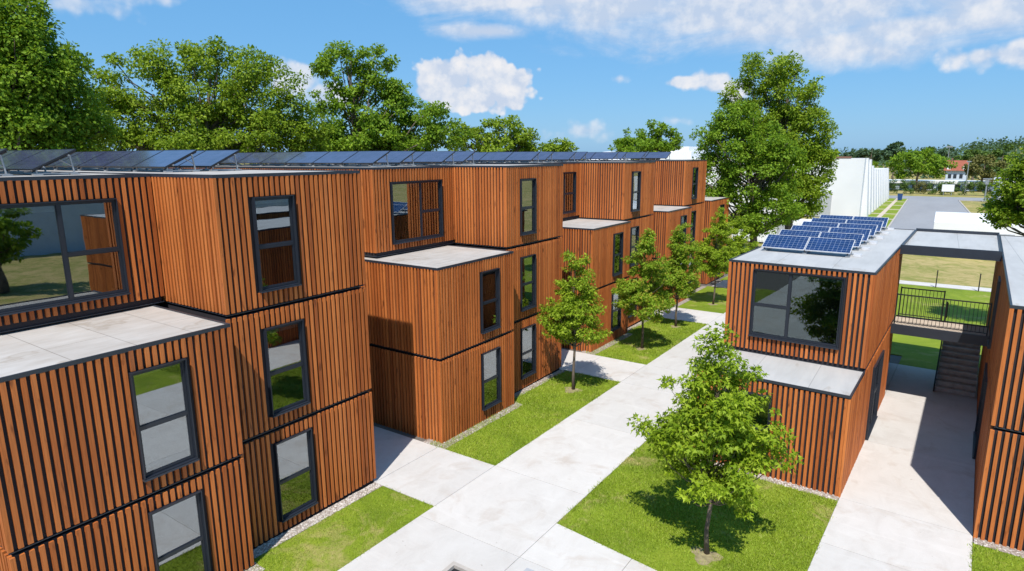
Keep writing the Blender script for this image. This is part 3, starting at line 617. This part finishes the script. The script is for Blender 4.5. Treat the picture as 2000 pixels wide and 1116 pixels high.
def tree(name, label, base, blobs, nleaf, size, mat, trunk_r, crad, group=None, cat='tree', fork=.35, lobed=False, seed=1, shell=.5, nl=40, droop=.35, per_clump=110, flatz=.62):
    """blobs: (x, y, z, rx, ry, rz) in world metres; the crown is leaf clumps spread through them"""
    rg = np.random.default_rng(seed); base = Vector(base); t = thing(name, label, cat, base, 0, group)
    B = np.array(blobs); vol = B[:, 3] * B[:, 4] * B[:, 5]; vol = vol ** .65 / (vol ** .65).sum(); M_ = max(8, int(nleaf / per_clump))
    k = rg.choice(len(B), M_, p=vol); d = rg.normal(size=(M_, 3)); d /= np.linalg.norm(d, axis=1)[:, None]
    rr = (shell + (1 - shell) * rg.random(M_) ** .6); spr = rg.random(M_) < .16; rr = np.where(spr, 1.0 + .16 * rg.random(M_), rr); d[:, 2] = np.where(spr & (d[:, 2] < 0), -d[:, 2] * .6, d[:, 2]); c = B[k, :3] + d * rr[:, None] * B[k, 3:]
    cr = crad * (.55 + .8 * rg.random(M_)) * np.where(spr, .55, 1.0); per = np.maximum(8, (nleaf / M_ * (cr / crad) ** 1.6).astype(int))
    # twigs that stick out of the outline
    leaves('crown', c, cr, per, size, mat, t, base, lobed, seed=seed, droop=droop, flatz=flatz)
    top = B[:, :3][np.argmax(B[:, 2] + B[:, 5] * .5)]; zlow = (B[:, 2] - B[:, 5]).min(); ztop = (B[:, 2] + B[:, 5]).max()
    mb = MB(); lean = Vector((top[0] - base.x, top[1] - base.y, 0)); Ht = ztop - base.z; pts = []; rad = []
    for i in range(9):
        q = i / 8; w = Vector((base.x, base.y, base.z - .05 + Ht * .93 * q)) + lean * q ** 1.4 * .9
        if 1 <= i < 8: w += Vector((*rg.normal(0, Ht * .006, 2), 0))
        pts.append(w); rad.append(trunk_r * ((1 - q) ** .8 * .95 + .05) * (1.25 if i == 0 else 1))
    mb.tube(pts, rad, 9)
    for i in rg.choice(M_, min(nl, M_), replace=False):
        p = c[i]; q = np.clip((p[2] - base.z) / Ht - .12 - .12 * rg.random(), max(.12, (zlow - base.z) / Ht + .02), .9)
        j = min(7, int(q * 8)); a = pts[j].lerp(pts[j + 1], q * 8 - j); r0 = max(.012, rad[j] * .42)
        limb(mb, a, p, r0, r0 * .25, rg)
    o = mb.build('trunk', 'bark', t, True); return t
def pxb(r, *bl):                                            # crown masses given by bearing, at distance r
    out = []
    for px, py, a, b in bl:
        p = at(px, py, r); s = mscale(p); out.append((p.x, p.y, p.z, a * s, a * s, b * s))
    return out
# young street trees
x, y = -3.57, 13.25
tree('young_tree', 'young bright green tree on the near right lawn, in front of the low timber roof', (x, y, gz(y)),
     [(x + .05, y, 4.95, .34, .34, .50), (x + .1, y, 4.45, .62, .6, .45), (x - .05, y, 3.85, .98, .95, .55), (x - .45, y, 3.3, .85, .8, .5), (x + .45, y, 3.35, .9, .8, .5), (x - .05, y, 2.75, 1.30, 1.2, .55), (x - 1.1, y - .2, 2.75, .62, .6, .5), (x + 1.2, y + .1, 2.85, .62, .6, .5), (x + .1, y - .1, 2.1, 1.25, 1.2, .55), (x + .2, y - .3, 1.7, .8, .8, .42)], 18500, .118, 'leaf_young', .055, .26, group='young trees along the path', lobed=True, seed=3, nl=60, shell=.3, droop=.45)
for k, (x, y, tp, wd_, lo, lab) in enumerate([
        (-11.35, 21.06, 5.45, 1.36, 1.45, 'young tree at the end of the lawn before the second timber block'),
        (-11.34, 28.09, 5.45, 1.50, 1.0, 'nearer of the two young trees sharing the lawn before the third timber block'),
        (-11.47, 33.26, 5.45, 1.32, 1.0, 'farther of the two young trees sharing the lawn before the third timber block'),
        (-11.46, 40.24, 5.6, 1.55, 1.1, 'young tree on the lawn before the fourth timber block'),
        (-11.75, 46.2, 5.0, 1.6, .7, 'farthest young tree, before the low timber block at the end of the row')]):
    g = gz(y); h_ = tp - lo
    tree('young_tree', lab, (x, y, g), [(x, y, lo + h_ * .88, .42, .42, h_ * .15), (x + .05, y, lo + h_ * .66, wd_ * .62, wd_ * .6, h_ * .17), (x - .05, y, lo + h_ * .42, wd_ * .86, wd_ * .86, h_ * .19), (x, y, lo + h_ * .22, wd_ * .92, wd_ * .9, h_ * .17), (x - .35, y - .5, lo + h_ * .34, wd_ * .6, wd_ * .6, h_ * .15)],
         19000, .11 + .015 * (k > 0), 'leaf_young2' if k in (1, 2) else 'leaf_young', .062, .25, group='young trees along the path', lobed=True, seed=20 + k, shell=.25, nl=45, droop=.4)
# tall trees behind the left row
GB = 'tall trees behind the left-hand roofs'
def bigtree(label, r, bpx, blobs, n, size, mat, tr, cr, seed, shell=.5, group=GB):
    p = at(bpx, 500, r); B = pxb(r, *blobs); 
    return tree('broadleaf_tree', label, (p.x, p.y, gz(p.y)), B, n, size, mat, tr, cr, group=group, seed=seed, shell=shell, nl=70)
bigtree('tall dark green tree at the left edge, rising above the nearest roof', 31, 10, [(-40, 60, 110, 80), (20, 130, 120, 85), (85, 150, 65, 70), (110, 215, 85, 75), (-60, 220, 120, 90), (40, 250, 110, 60), (150, 260, 60, 45), (30, 30, 55, 50)], 78000, .15, 'leaf_big', .42, .52, 41, .6)
bigtree('broad olive green tree standing behind the nearest roof, with an even wide crown', 39, 400, [(265, 165, 75, 62), (320, 130, 55, 45), (400, 170, 95, 75), (455, 140, 75, 50), (520, 190, 75, 70), (230, 235, 60, 55), (330, 250, 100, 60), (450, 255, 110, 60), (570, 245, 66, 56), (600, 265, 50, 45), (210, 200, 40, 50), (200, 270, 60, 40), (380, 280, 120, 35), (520, 280, 100, 35), (290, 110, 22, 25), (415, 105, 26, 22), (500, 125, 22, 22), (610, 285, 40, 30)], 78000, .165, 'leaf_olive', .40, .50, 42, .6)
bigtree('open-branched tall tree in front of the white cumulus cloud', 45, 715, [(665, 140, 45, 45), (715, 120, 45, 32), (745, 150, 45, 45), (645, 200, 40, 36), (730, 215, 70, 55), (790, 205, 40, 40), (700, 265, 70, 40), (790, 255, 75, 48), (840, 240, 40, 35), (870, 270, 40, 30), (640, 265, 32, 30), (760, 285, 90, 25), (680, 285, 60, 25), (672, 82, 7, 5)], 42000, .21, 'leaf_big', .38, .5, 43, .6)
bigtree('rounded tree behind the second roof, right of the big cloud', 60, 985, [(985, 255, 38, 28), (1015, 272, 36, 24), (945, 275, 32, 24), (985, 290, 60, 22), (900, 270, 30, 30)], 11000, .27, 'leaf_olive', .3, .55, 44)
bigtree('small tree top just showing over the third roof', 72, 1095, [(1095, 285, 26, 14), (1075, 296, 25, 12), (1112, 293, 22, 12)], 4000, .28, 'leaf_olive', .22, .5, 45)
bigtree('paired-crown tree over the fourth roof, left of the white gable', 85, 1270, [(1232, 275, 28, 22), (1275, 262, 30, 24), (1300, 275, 26, 22), (1255, 290, 55, 20)], 11000, .32, 'leaf_big', .3, .6, 46)
bigtree('very tall tree beyond the row, behind the blue panelled roof', 62, 1545, [(1500, 140, 52, 36), (1450, 190, 38, 32), (1545, 185, 52, 48), (1580, 260, 42, 55), (1590, 330, 35, 50), (1525, 260, 55, 50), (1560, 385, 45, 42), (1480, 230, 45, 35), (1530, 340, 50, 45), (1600, 300, 25, 22)], 60000, .22, 'leaf_olive', .42, .62, 47, .6, 'tall trees at the end of the row')
bigtree('bushy tall tree at the end of the row, touching the farthest timber block', 55, 1478, [(1430, 285, 60, 50), (1440, 235, 40, 30), (1395, 270, 38, 30), (1500, 300, 55, 45), (1480, 280, 55, 42), (1400, 345, 45, 38), (1470, 350, 70, 48), (1520, 400, 50, 36), (1430, 405, 50, 36), (1375, 325, 20, 22), (1480, 430, 50, 24), (1540, 330, 35, 35)], 52000, .205, 'leaf_big', .36, .58, 48, .6, 'tall trees at the end of the row')
bigtree('leafy tree at the right edge, beyond the roof of the right-hand block', 42, 2030, [(1990, 350, 34, 36), (2040, 320, 55, 50), (1975, 400, 38, 30), (1965, 432, 36, 16), (2040, 400, 60, 45), (1990, 375, 40, 35)], 22000, .16, 'leaf_olive', .22, .42, 49, .5, 'tall trees at the end of the row')

GR = 'trees standing south and east of the blocks'
for lab, x, y, h_, mt_, sd_ in (('round dark tree on the lawn behind the viewpoint, left of centre', -14, -17, 8.5, 'leaf_big', 81), ('round olive tree on the lawn behind the viewpoint', -6, -20, 9.5, 'leaf_olive', 82),
                          ('tall dark tree on the lawn behind the viewpoint, right of centre', 3, -18, 9, 'leaf_big', 83), ('green tree on the lawn east of the blocks', 24, 15.5, 7.5, 'leaf_big', 84)):
    g = gz(y); tree('broadleaf_tree', lab, (x, y, g), [(x, y, g + h_ * .62, h_ * .33, h_ * .33, h_ * .33), (x + 1, y - 1, g + h_ * .45, h_ * .3, h_ * .3, h_ * .22)], 9000, .3, mt_, .25, .6, group=GR, seed=sd_, nl=30)
eh = thing('white_hall', 'long pale hall east of the blocks, mirrored in the wide windows', 'building', (44, 26, GF_ := -.5))
mb = MB(); mb.box(44, 70, 4, 60, GF_, 9.0); mb.build('wall', 'plaster', eh)
# ------------------------------------------------------------------ far buildings and street things
def wpt(px, py, y_): 
    d = rt_ * ((px - 1000) / FPX) + up_ * ((558 - py) / FPX) + fw; return CAM + d * (y_ / d.y)
GF = -.86
ha = thing('white_hall', 'big white hall with a pleated wall along the road', 'building', (-9.5, 112, GF))
mb = MB(); fm = MB(); y = 112.0; tops = [8.35, 8.1, 7.0, 6.3, 6.2, 6.1, 6.0, 6.0, 5.9, 5.9]; bay = 5.2; ye = y + bay * 10; top0 = 8.35
for i, tz in enumerate(tops):
    ya, yb = y + i * bay, y + (i + 1) * bay; mb.box(-38, -10.1, ya + .001, yb - .001, GF, tz)
    for yy, t in ((ya + bay * .45, bay * .5),):              # broad tapering fins, thick at the foot
        x0, x1, xt, zt = -10.1, -9.2, -9.85, tz + .02
        a = [(x0, yy, GF), (x1, yy, GF), (xt, yy, zt), (x0, yy, zt)]; c = [(q[0], yy + t * (1.0 if q[2] < 0 else .45), q[2]) for q in a]
        fm.poly(a); fm.poly(c[::-1])
        for k in range(4): fm.poly([a[k], c[k], c[(k + 1) % 4], a[(k + 1) % 4]][::-1])
mb.build('wall', 'hallwhite', ha); fm.build('fins', 'hallwhite', ha)
mb = MB(); mb.box(-18.5, -14.2, 111.6, 111.98, GF, 3.1); mb.build('door', 'shadegrey', ha)
mb = MB(); mb.box(-17, -12, 111.95, 112.4, top0 + .002, top0 + .3); mb.build('roof_edge', 'brick', ha)
p = at(1340, 296, 122); g_ = thing('white_hall', 'tall white block showing between the farthest roof and the bushy tree', 'building', (p.x, p.y, GF))
mb = MB(); mb.box(p.x - 5, p.x + 2.0, p.y - 3, p.y + 9, GF, 9.6); mb.box(p.x - 3.2, p.x + 1.4, p.y - 2.6, p.y + 6, 9.6, 10.5); mb.build('wall', 'white', g_)
p = at(1190, 296, 112); g_ = thing('domed_tent', 'small white dome peeping over the third roof', 'tent', (p.x, p.y, GF))
mb = MB(); rings = 8
for i in range(rings):
    a, b_0 = i / rings * math.pi / 2, (i + 1) / rings * math.pi / 2
    for j in range(20):
        t0, t1 = j / 20 * 6.2832, (j + 1) / 20 * 6.2832; q = lambda e, t: (p.x + 5 * math.cos(e) * math.cos(t), p.y + 5 * math.cos(e) * math.sin(t), 6.4 + 3.3 * math.sin(e))
        mb.poly([q(a, t0), q(a, t1), q(b_0, t1), q(b_0, t0)])
for j in range(20):
    t0, t1 = j / 20 * 6.2832, (j + 1) / 20 * 6.2832; mb.poly([(p.x + 5 * math.cos(t0), p.y + 5 * math.sin(t0), GF), (p.x + 5 * math.cos(t1), p.y + 5 * math.sin(t1), GF), (p.x + 5 * math.cos(t1), p.y + 5 * math.sin(t1), 6.4), (p.x + 5 * math.cos(t0), p.y + 5 * math.sin(t0), 6.4)])
mb.build('cover', 'white', g_, True)
bx_ = thing('storage_shed', 'long low white shed with a sloped top, seen past the canopy', 'shed', (0, 74, GF))
mb = MB(); X0, X1 = -.12, 16
prof = [(74, GF), (74, 2.45), (75.2, 3.0), (80, 3.0), (81, 2.4), (81, GF)]
for (ya, za), (yb, zb) in zip(prof[:-1], prof[1:]): mb.poly([(X0, ya, za), (X1, ya, za), (X1, yb, zb), (X0, yb, zb)])
mb.poly([(X0, a, b) for a, b in reversed(prof)]); mb.poly([(X1, a, b) for a, b in prof]); mb.build('wall', 'white', bx_)
mb = MB(); mb.box(4.2, 6.2, 73.9, 73.99, GF, 1.6); mb.build('door', 'shadegrey', bx_)
p = at(1525, 492, 76); sc_ = thing('site_container', 'white site container on the grass between the tall tree trunks', 'container', (p.x, p.y, GF))
mb = MB(); mb.box(p.x - 5.5, p.x + 3.5, p.y, p.y + 2.6, GF + .1, GF + 2.7)
for i in range(30): mb.box(p.x - 5.45 + i * .3, p.x - 5.3 + i * .3, p.y - .05, p.y, GF + .25, GF + 2.55)
mb.build('body', 'white', sc_); mb = MB(); mb.box(p.x - .6, p.x + .5, p.y - .09, p.y - .052, GF + .3, GF + 2.3); mb.build('door', 'shadegrey', sc_)
wr = thing('white_hall', 'white hall behind the leafy tree at the right edge', 'building', (8.5, 133, GF))
mb = MB(); mb.box(8.5, 30, 133, 155, GF, 4.4)
for i in range(6): mb.box(8.28, 8.5, 133.3 + i * 3.6, 134.0 + i * 3.6, GF, 4.3)
mb.build('wall', 'white', wr)
rh = thing('red_roofed_house', 'pale house with a red tiled hip roof among the far trees', 'house', (3.4, 231, GF))
mb = MB(); mb.box(.9, 6.1, 231, 240, GF, 4.0); mb.build('wall', 'plaster', rh)
mb = MB(); e = [(.2, 230.3, 3.95), (6.8, 230.3, 3.95), (6.8, 240.7, 3.95), (.2, 240.7, 3.95)]; rg_ = [(.6, 235.5, 6.9), (6.0, 235.5, 6.9)]
mb.poly([e[0], e[1], rg_[1], rg_[0]]); mb.poly([e[2], e[3], rg_[0], rg_[1]]); mb.poly([e[1], e[2], rg_[1]]); mb.poly([e[3], e[0], rg_[0]]); mb.poly([e[3], e[2], e[1], e[0]]); ro = mb.build('roof', 'red', rh)
for x in (1.0, 4.9):
    mb = MB(); mb.box(x, x + .9, 230.9, 233, 4.2, 5.3); mb.build('dormer', 'white', ro)
mb = MB(); mb.box(1.9, 2.3, 235.2, 235.8, 6.6, 7.6); mb.build('chimney', 'brick', ro)
for x in (1.5, 2.8, 4.3):
    mb = MB(); mb.box(x, x + .8, 230.93, 230.99, 1.7, 2.9); mb.build('window', 'darkglass', rh)
lb = thing('low_building', 'long low flat building with a white fascia behind the hedges', 'building', (-12, 208, GF))
mb = MB(); mb.box(-14, 12, 208, 216, GF, .9); mb.build('wall', 'plaster', lb); mb = MB(); mb.box(-14.4, 12.4, 207.5, 216.5, .95, 1.65); mb.build('fascia', 'white', lb)
for i in range(8):
    mb = MB(); mb.box(-12.5 + i * 3, -10.6 + i * 3, 207.9, 207.98, -.5, .7); mb.build('window', 'darkglass', lb)
def hedge(label, px0, px1, yy, h_, mat, seed, n=2200):
    a, b = wpt(px0, 380, yy), wpt(px1, 380, yy); t = thing('hedge', label, 'hedge', ((a.x + b.x) / 2, yy, GF), 0, 'clipped hedges across the far road'); rg = np.random.default_rng(seed)
    m_ = max(20, int((b.x - a.x) * 9)); c = np.stack([a.x + (b.x - a.x) * rg.random(m_), yy + rg.normal(0, .45, m_), GF + .25 + (h_ - .45) * rg.random(m_)], 1)
    leaves('foliage', c, np.full(m_, .5), np.full(m_, int(n / m_) + 12), .24, mat, t, (t.location.x, t.location.y, t.location.z), seed=seed)
hedge('hedge at the left end of the far row, next to the white pleated hall', 1737, 1782, 187, 3.5, 'leaf_far', 61)
hedge('brownish hedge between the left hedge and the signboard hedge', 1786, 1809, 189, 3.0, 'leaf_brown', 62, 1200)
hedge('clipped hedge behind the white signboard', 1811, 1884, 188, 3.2, 'leaf_far', 63, 3200)
hedge('clipped hedge beside the street lamp across the far road', 1892, 1929, 187, 3.3, 'leaf_far', 64)
hedge('dull hedge at the right end of the far row, behind the leafy tree', 1931, 1962, 187, 4.2, 'leaf_brown', 65)
def fartree(label, px, py, a, b, yy, mat, n=1500, size=.8, name='broadleaf_tree'):
    p = wpt(px, py, yy); s = mscale(p); bl = [(p.x + dx * a * s, p.y + dy, p.z + dz * b * s, a * s * q, a * s * q, b * s * q * .9) for dx, dy, dz, q in ((0, 0, .1, .75), (-.45, 1, -.2, .6), (.5, -1, -.15, .58), (.1, 2, .45, .5), (-.3, -1, .3, .45))]
    tree(name, label, (p.x, p.y, GF), bl, n, size, mat, .35, max(.8, a * s * .16), group='trees on the far side of the road', seed=int(px + py), nl=12, shell=.55)
fartree('wide rounded green tree in front of the distant treeline, behind the hedges', 1793, 322, 56, 34, 204, 'leaf_big', 6500, .62)
fartree('brownish broad tree right of the red-roofed house', 1920, 330, 40, 30, 206, 'leaf_brown', 4500, .6)
fartree('dull green tree behind the brownish tree, left of the leafy tree', 1955, 318, 34, 34, 232, 'leaf_far', 3200, .7)
fartree('green tree directly behind the red-roofed house', 1905, 306, 30, 18, 262, 'leaf_far', 2400, .8)
fartree('dome-shaped dark tree above the white pleated hall', 1700, 303, 24, 20, 290, 'leaf_blue', 2200, .9)
fartree('dark dense tree left of the wide rounded tree', 1749, 298, 24, 21, 275, 'leaf_blue', 2600, .9)
fartree('low dark tree next to the very tall tree, above the hall roof', 1660, 308, 26, 12, 330, 'leaf_blue', 1800, 1.0)
fartree('small pale green tree tucked beside the pleated hall', 1707, 328, 14, 10, 225, 'leaf_olive', 1200, .6)
fartree('dark conifer-like tree at the tall flood light pole', 1852, 298, 12, 12, 330, 'leaf_blue', 1200, .8)
fartree('tree on the skyline between the wide rounded tree and the flood light pole', 1818, 299, 18, 12, 340, 'leaf_blue', 1500, .9)
hl = MB(); hp = [(-140, 420, 0), (-60, 430, 6), (-20, 440, 5), (10, 450, 8), (40, 440, 13), (90, 430, 17), (180, 420, 22), (320, 400, 18)]
for (xa_, ya_, za_), (xb_, yb_, zb_) in zip(hp[:-1], hp[1:]):
    hl.poly([(xa_, ya_ - 130, GF - .3), (xb_, yb_ - 130, GF - .3), (xb_, yb_, zb_), (xa_, ya_, za_)]); hl.poly([(xa_, ya_, za_), (xb_, yb_, zb_), (xb_, yb_ + 200, GF - .3), (xa_, ya_ + 200, GF - .3)])
struct('hill', hl, 'dry')
rg = np.random.default_rng(5); m_ = 620; hx = rg.uniform(-75, 110, m_); hy = rg.uniform(300, 460, m_)
hz = np.interp(hx, [h[0] for h in hp], [h[2] for h in hp]) * np.clip((hy - 305) / 130, 0, 1) + rg.uniform(.5, 5, m_)
hr = rg.uniform(2.0, 4.2, m_)
tag(leaves('woods', np.stack([hx, hy, hz], 1), hr, np.full(m_, 42), 1.35, 'leaf_blue', None, (0, 0, 0), seed=9), kind='stuff')
# street things
bn = thing('wheeled_bin', 'blue bin standing on the verge beside the road', 'bin', (-7.0, 159.5, GF))
mb = MB(); q0, q1 = .38, .46; zz = (GF + .1, GF + 1.25)
lo_ = [(-7 - q0, 159.5 - q0, zz[0]), (-7 + q0, 159.5 - q0, zz[0]), (-7 + q0, 159.5 + q0, zz[0]), (-7 - q0, 159.5 + q0, zz[0])]; hi_ = [(-7 - q1, 159.5 - q1, zz[1]), (-7 + q1, 159.5 - q1, zz[1]), (-7 + q1, 159.5 + q1, zz[1]), (-7 - q1, 159.5 + q1, zz[1])]
for i in range(4): mb.poly([lo_[i], lo_[(i + 1) % 4], hi_[(i + 1) % 4], hi_[i]])
mb.poly(hi_); mb.build('body', 'blue', bn); mb = MB(); mb.box(-7.5, -6.5, 159.0, 160.0, zz[1] + .002, zz[1] + .10); mb.build('lid', 'blue', bn)
for dx in (-.36, .36):
    mb = MB(); mb.tube([(-7 + dx - .03, 159.95, GF + .12), (-7 + dx + .03, 159.95, GF + .12)], .12, 10); mb.build('wheel', 'black', bn)
sg = thing('signboard', 'blank white signboard on two posts in front of the far hedge', 'sign', (1.55, 184.8, GF))
mb = MB(); mb.box(.35, 2.75, 184.78, 184.86, .0, 1.65); mb.build('board', 'white', sg); mb = MB(); mb.box(.28, 2.82, 184.87, 184.92, -.06, 1.71); mb.build('frame', 'grey', sg)
for x in (.75, 2.35):
    mb = MB(); mb.box(x - .06, x + .06, 184.93, 185.05, GF - .1, 1.5); mb.build('post', 'grey', sg)
def pole(name, label, cat, x, y, z1, head):
    t = thing(name, label, cat, (x, y, GF)); mb = MB(); mb.tube([(x, y, GF), (x, y, z1)], [.16, .10], 8); mb.build('post', 'grey', t)
    mb = MB(); head(mb, x, y, z1); mb.build('lamp_head', 'grey', t); return t
pole('street_lamp', 'street lamp with a box head on the dry grass by the road', 'street lamp', 7.85, 162.8, 3.7, lambda mb, x, y, z: (mb.box(x - .75, x + .75, y - .35, y + .35, z, z + .22), mb.box(x - .3, x + .3, y - .3, y + .3, z - 1.0, z - .1)))
pole('flood_light', 'tall thin flood light pole rising over the far treeline', 'flood light', 1.2, 296, 11.2, lambda mb, x, y, z: (mb.box(x - 1.1, x + 1.1, y - .3, y + .3, z, z + .5),))
pole('utility_pole', 'grey pole beside the red-roofed house', 'pole', 5.35, 200, 6.9, lambda mb, x, y, z: (mb.box(x - .5, x + .5, y - .12, y + .12, z - .1, z + .15),))
for i, (x, y, lab) in enumerate(((.52, 55.7, 'thin dark fence post by the garden path, nearer the left block'), (3.1, 55.7, 'thin dark fence post by the garden path, nearer the right block'))):
    t = thing('fence_post', lab, 'fence post', (x, y, gz(y)), 0, 'fence posts along the garden path'); mb = MB(); mb.box(x - .035, x + .035, y - .035, y + .035, gz(y) - .2, gz(y) + 1.25); mb.build('post', 'black', t); mb = MB(); mb.box(x - .045, x + .045, y - .045, y + .045, gz(y) + 1.252, gz(y) + 1.29); mb.build('cap', 'black', t)

# ------------------------------------------------------------------ sky, sun, camera
SUN_EL, SUN_AZ = 57, 158                                   # azimuth clockwise from +y
w = bpy.data.worlds.new('World'); S.world = w; w.use_nodes = True; nt = w.node_tree; bg = nt.nodes['Background']
sky = nd(nt, 'ShaderNodeTexSky', sky_type='NISHITA', sun_disc=False, sun_elevation=R(SUN_EL), sun_rotation=R(SUN_AZ), air_density=1.0, dust_density=.6, ozone_density=2.5)
gam = nd(nt, 'ShaderNodeHueSaturation'); gam.inputs['Saturation'].default_value = 1.08; nt.links.new(mixc(nt, .68, mixc(nt, 1, sky.outputs[0], (.9, 1.0, 1.08), 'MULTIPLY'), (1.5, 3.55, 6.3)), gam.inputs['Color'])
tc = nd(nt, 'ShaderNodeTexCoord'); sx = nd(nt, 'ShaderNodeSeparateXYZ'); nt.links.new(tc.outputs['Generated'], sx.inputs[0])
azn = mth(nt, 'MULTIPLY', mth(nt, 'ARCTAN2', sx.outputs[0], sx.outputs[1]), 57.29578); eln = mth(nt, 'MULTIPLY', mth(nt, 'ARCSINE', sx.outputs[2]), 57.29578)
def dirdeg(px, py):
    d = (rt_ * ((px - 1000) / FPX) + up_ * ((558 - py) / FPX) + fw).normalized(); return math.degrees(math.atan2(d.x, d.y)), math.degrees(math.asin(d.z))
cv = nd(nt, 'ShaderNodeCombineXYZ'); nt.links.new(azn, cv.inputs[0]); nt.links.new(eln, cv.inputs[1])
big = noise(nt, .30, 8, .60, cv.outputs[0]); 
mp = nd(nt, 'ShaderNodeMapping'); mp.inputs['Scale'].default_value = (.11, .28, 1); nt.links.new(cv.outputs[0], mp.inputs[0]); strk = noise(nt, 1.0, 7, .62, mp.outputs[0], .4)
fine = noise(nt, .85, 6, .55, cv.outputs[0])
ms = nd(nt, 'ShaderNodeMapping'); ms.inputs['Location'].default_value = (.45, .75, 0); nt.links.new(cv.outputs[0], ms.inputs[0]); bigs = noise(nt, .30, 8, .60, ms.outputs[0])
def cloud(ells, amp, nz, lo, hi):
    f = None
    for px, py, a, b in ells:
        az, el = dirdeg(px, py); ra, re = a / FPX * 57.3 * .8, b / FPX * 57.3 * .88
        dx = mth(nt, 'DIVIDE', mth(nt, 'SUBTRACT', azn, az), ra); dy = mth(nt, 'DIVIDE', mth(nt, 'SUBTRACT', eln, el), re)
        q = mth(nt, 'SUBTRACT', 1.0, mth(nt, 'SQRT', mth(nt, 'ADD', mth(nt, 'MULTIPLY', dx, dx), mth(nt, 'MULTIPLY', dy, dy)))); q = mth(nt, 'MAXIMUM', q, -1.0)
        f = q if f is None else mth(nt, 'MAXIMUM', f, q)
    f = mth(nt, 'ADD', f, mth(nt, 'MULTIPLY', mth(nt, 'SUBTRACT', nz, .5), amp))
    r = nd(nt, 'ShaderNodeMapRange', interpolation_type='SMOOTHSTEP'); r.inputs[1].default_value = lo; r.inputs[2].default_value = hi; nt.links.new(f, r.inputs[0]); return r.outputs[0], f
vr = nd(nt, 'ShaderNodeTexVoronoi', feature='SMOOTH_F1', voronoi_dimensions='2D'); vr.inputs['Scale'].default_value = .42; vr.inputs['Smoothness'].default_value = .35; vr.inputs['Detail'].default_value = 2.0; vr.inputs['Roughness'].default_value = .55; nt.links.new(cv.outputs[0], vr.inputs['Vector'])
puff = mth(nt, 'SUBTRACT', .92, vr.outputs['Distance'])
mixn = mth(nt, 'ADD', mth(nt, 'MULTIPLY', puff, .45), mth(nt, 'ADD', mth(nt, 'MULTIPLY', big, .35), mth(nt, 'MULTIPLY', fine, .2)))
mixo = mth(nt, 'ADD', mth(nt, 'MULTIPLY', big, .6), mth(nt, 'MULTIPLY', fine, .4))
k1, f1 = cloud([(880, 150, 85, 62), (950, 150, 85, 58), (1005, 165, 62, 58), (845, 178, 60, 45), (930, 195, 135, 36), (985, 190, 80, 36)], 1.45, mixn, -.09, .16)
k2, f2 = cloud([(575, 155, 60, 40), (630, 190, 60, 30)], 1.3, mixn, -.25, .25)
k3, f3 = cloud([(1395, 158, 75, 34), (1335, 160, 62, 16), (1440, 175, 60, 30)], 1.6, mixn, -.10, .38)
k4, f4 = cloud([(1100, 0, 420, 30), (1500, 15, 560, 95), (1180, 15, 330, 60), (1650, 95, 190, 50), (1960, 20, 180, 60), (950, 62, 130, 22), (1780, 60, 200, 45)], 1.9, strk, -.10, .75)
k5, f5 = cloud([(1930, 108, 150, 30), (2050, 100, 120, 40)], 1.6, mixn, -.05, .6)
k6, f6 = cloud([(1210, 153, 36, 16), (1150, 255, 130, 26), (130, 5, 160, 30), (260, -10, 120, 30), (1320, 235, 60, 14)], 1.8, mixn, -.08, .8)
mk = mth(nt, 'MAXIMUM', mth(nt, 'MAXIMUM', k1, mth(nt, 'MULTIPLY', k2, .85)), mth(nt, 'MAXIMUM', mth(nt, 'MULTIPLY', k3, .95), mth(nt, 'MAXIMUM', mth(nt, 'MULTIPLY', k5, .9), mth(nt, 'MAXIMUM', mth(nt, 'MULTIPLY', k4, .88), mth(nt, 'MULTIPLY', k6, .6)))))
shade = ramp(nt, mth(nt, 'ADD', mth(nt, 'ADD', mth(nt, 'MULTIPLY', mth(nt, 'SUBTRACT', big, bigs), .8), mth(nt, 'MULTIPLY', mth(nt, 'SUBTRACT', puff, .5), .22)), mth(nt, 'ADD', .26, mth(nt, 'MULTIPLY', fine, .5))), [(.34, (4.3, 5.0, 6.2)), (.5, (5.7, 6.0, 6.6)), (.62, (6.6, 6.6, 6.8))])
CL = mixc(nt, mk, gam.outputs[0], shade)
nt.links.new(CL, bg.inputs[0]); bg.inputs[1].default_value = .10
sl = bpy.data.lights.new('sun', 'SUN'); sl.energy = 4.2; sl.angle = R(.53); sl.color = (1, .955, .89); so = bpy.data.objects.new('sun', sl); COL.objects.link(so)
sd = Vector((math.sin(R(SUN_AZ)) * math.cos(R(SUN_EL)), math.cos(R(SUN_AZ)) * math.cos(R(SUN_EL)), math.sin(R(SUN_EL)))); so.rotation_euler = sd.to_track_quat('Z', 'Y').to_euler(); so.location = (0, 0, 60)
cd = bpy.data.cameras.new('camera'); cd.sensor_width = 36; cd.lens = 36 * FPX / 2000; cd.clip_start = .05; cd.clip_end = 6000
co = bpy.data.objects.new('camera', cd); COL.objects.link(co)
mt = Matrix.Identity(4)
for i in range(3): mt[i][0], mt[i][1], mt[i][2], mt[i][3] = rt_[i], up_[i], -fw[i], CAM[i]
co.matrix_world = mt; S.camera = co
S.render.engine = 'CYCLES'; S.cycles.max_bounces = 6; S.cycles.transparent_max_bounces = 4; S.cycles.use_denoising = True
S.view_settings.view_transform = 'Standard'; S.view_settings.look = 'None'; S.view_settings.gamma = 1; S.view_settings.exposure = 0.42
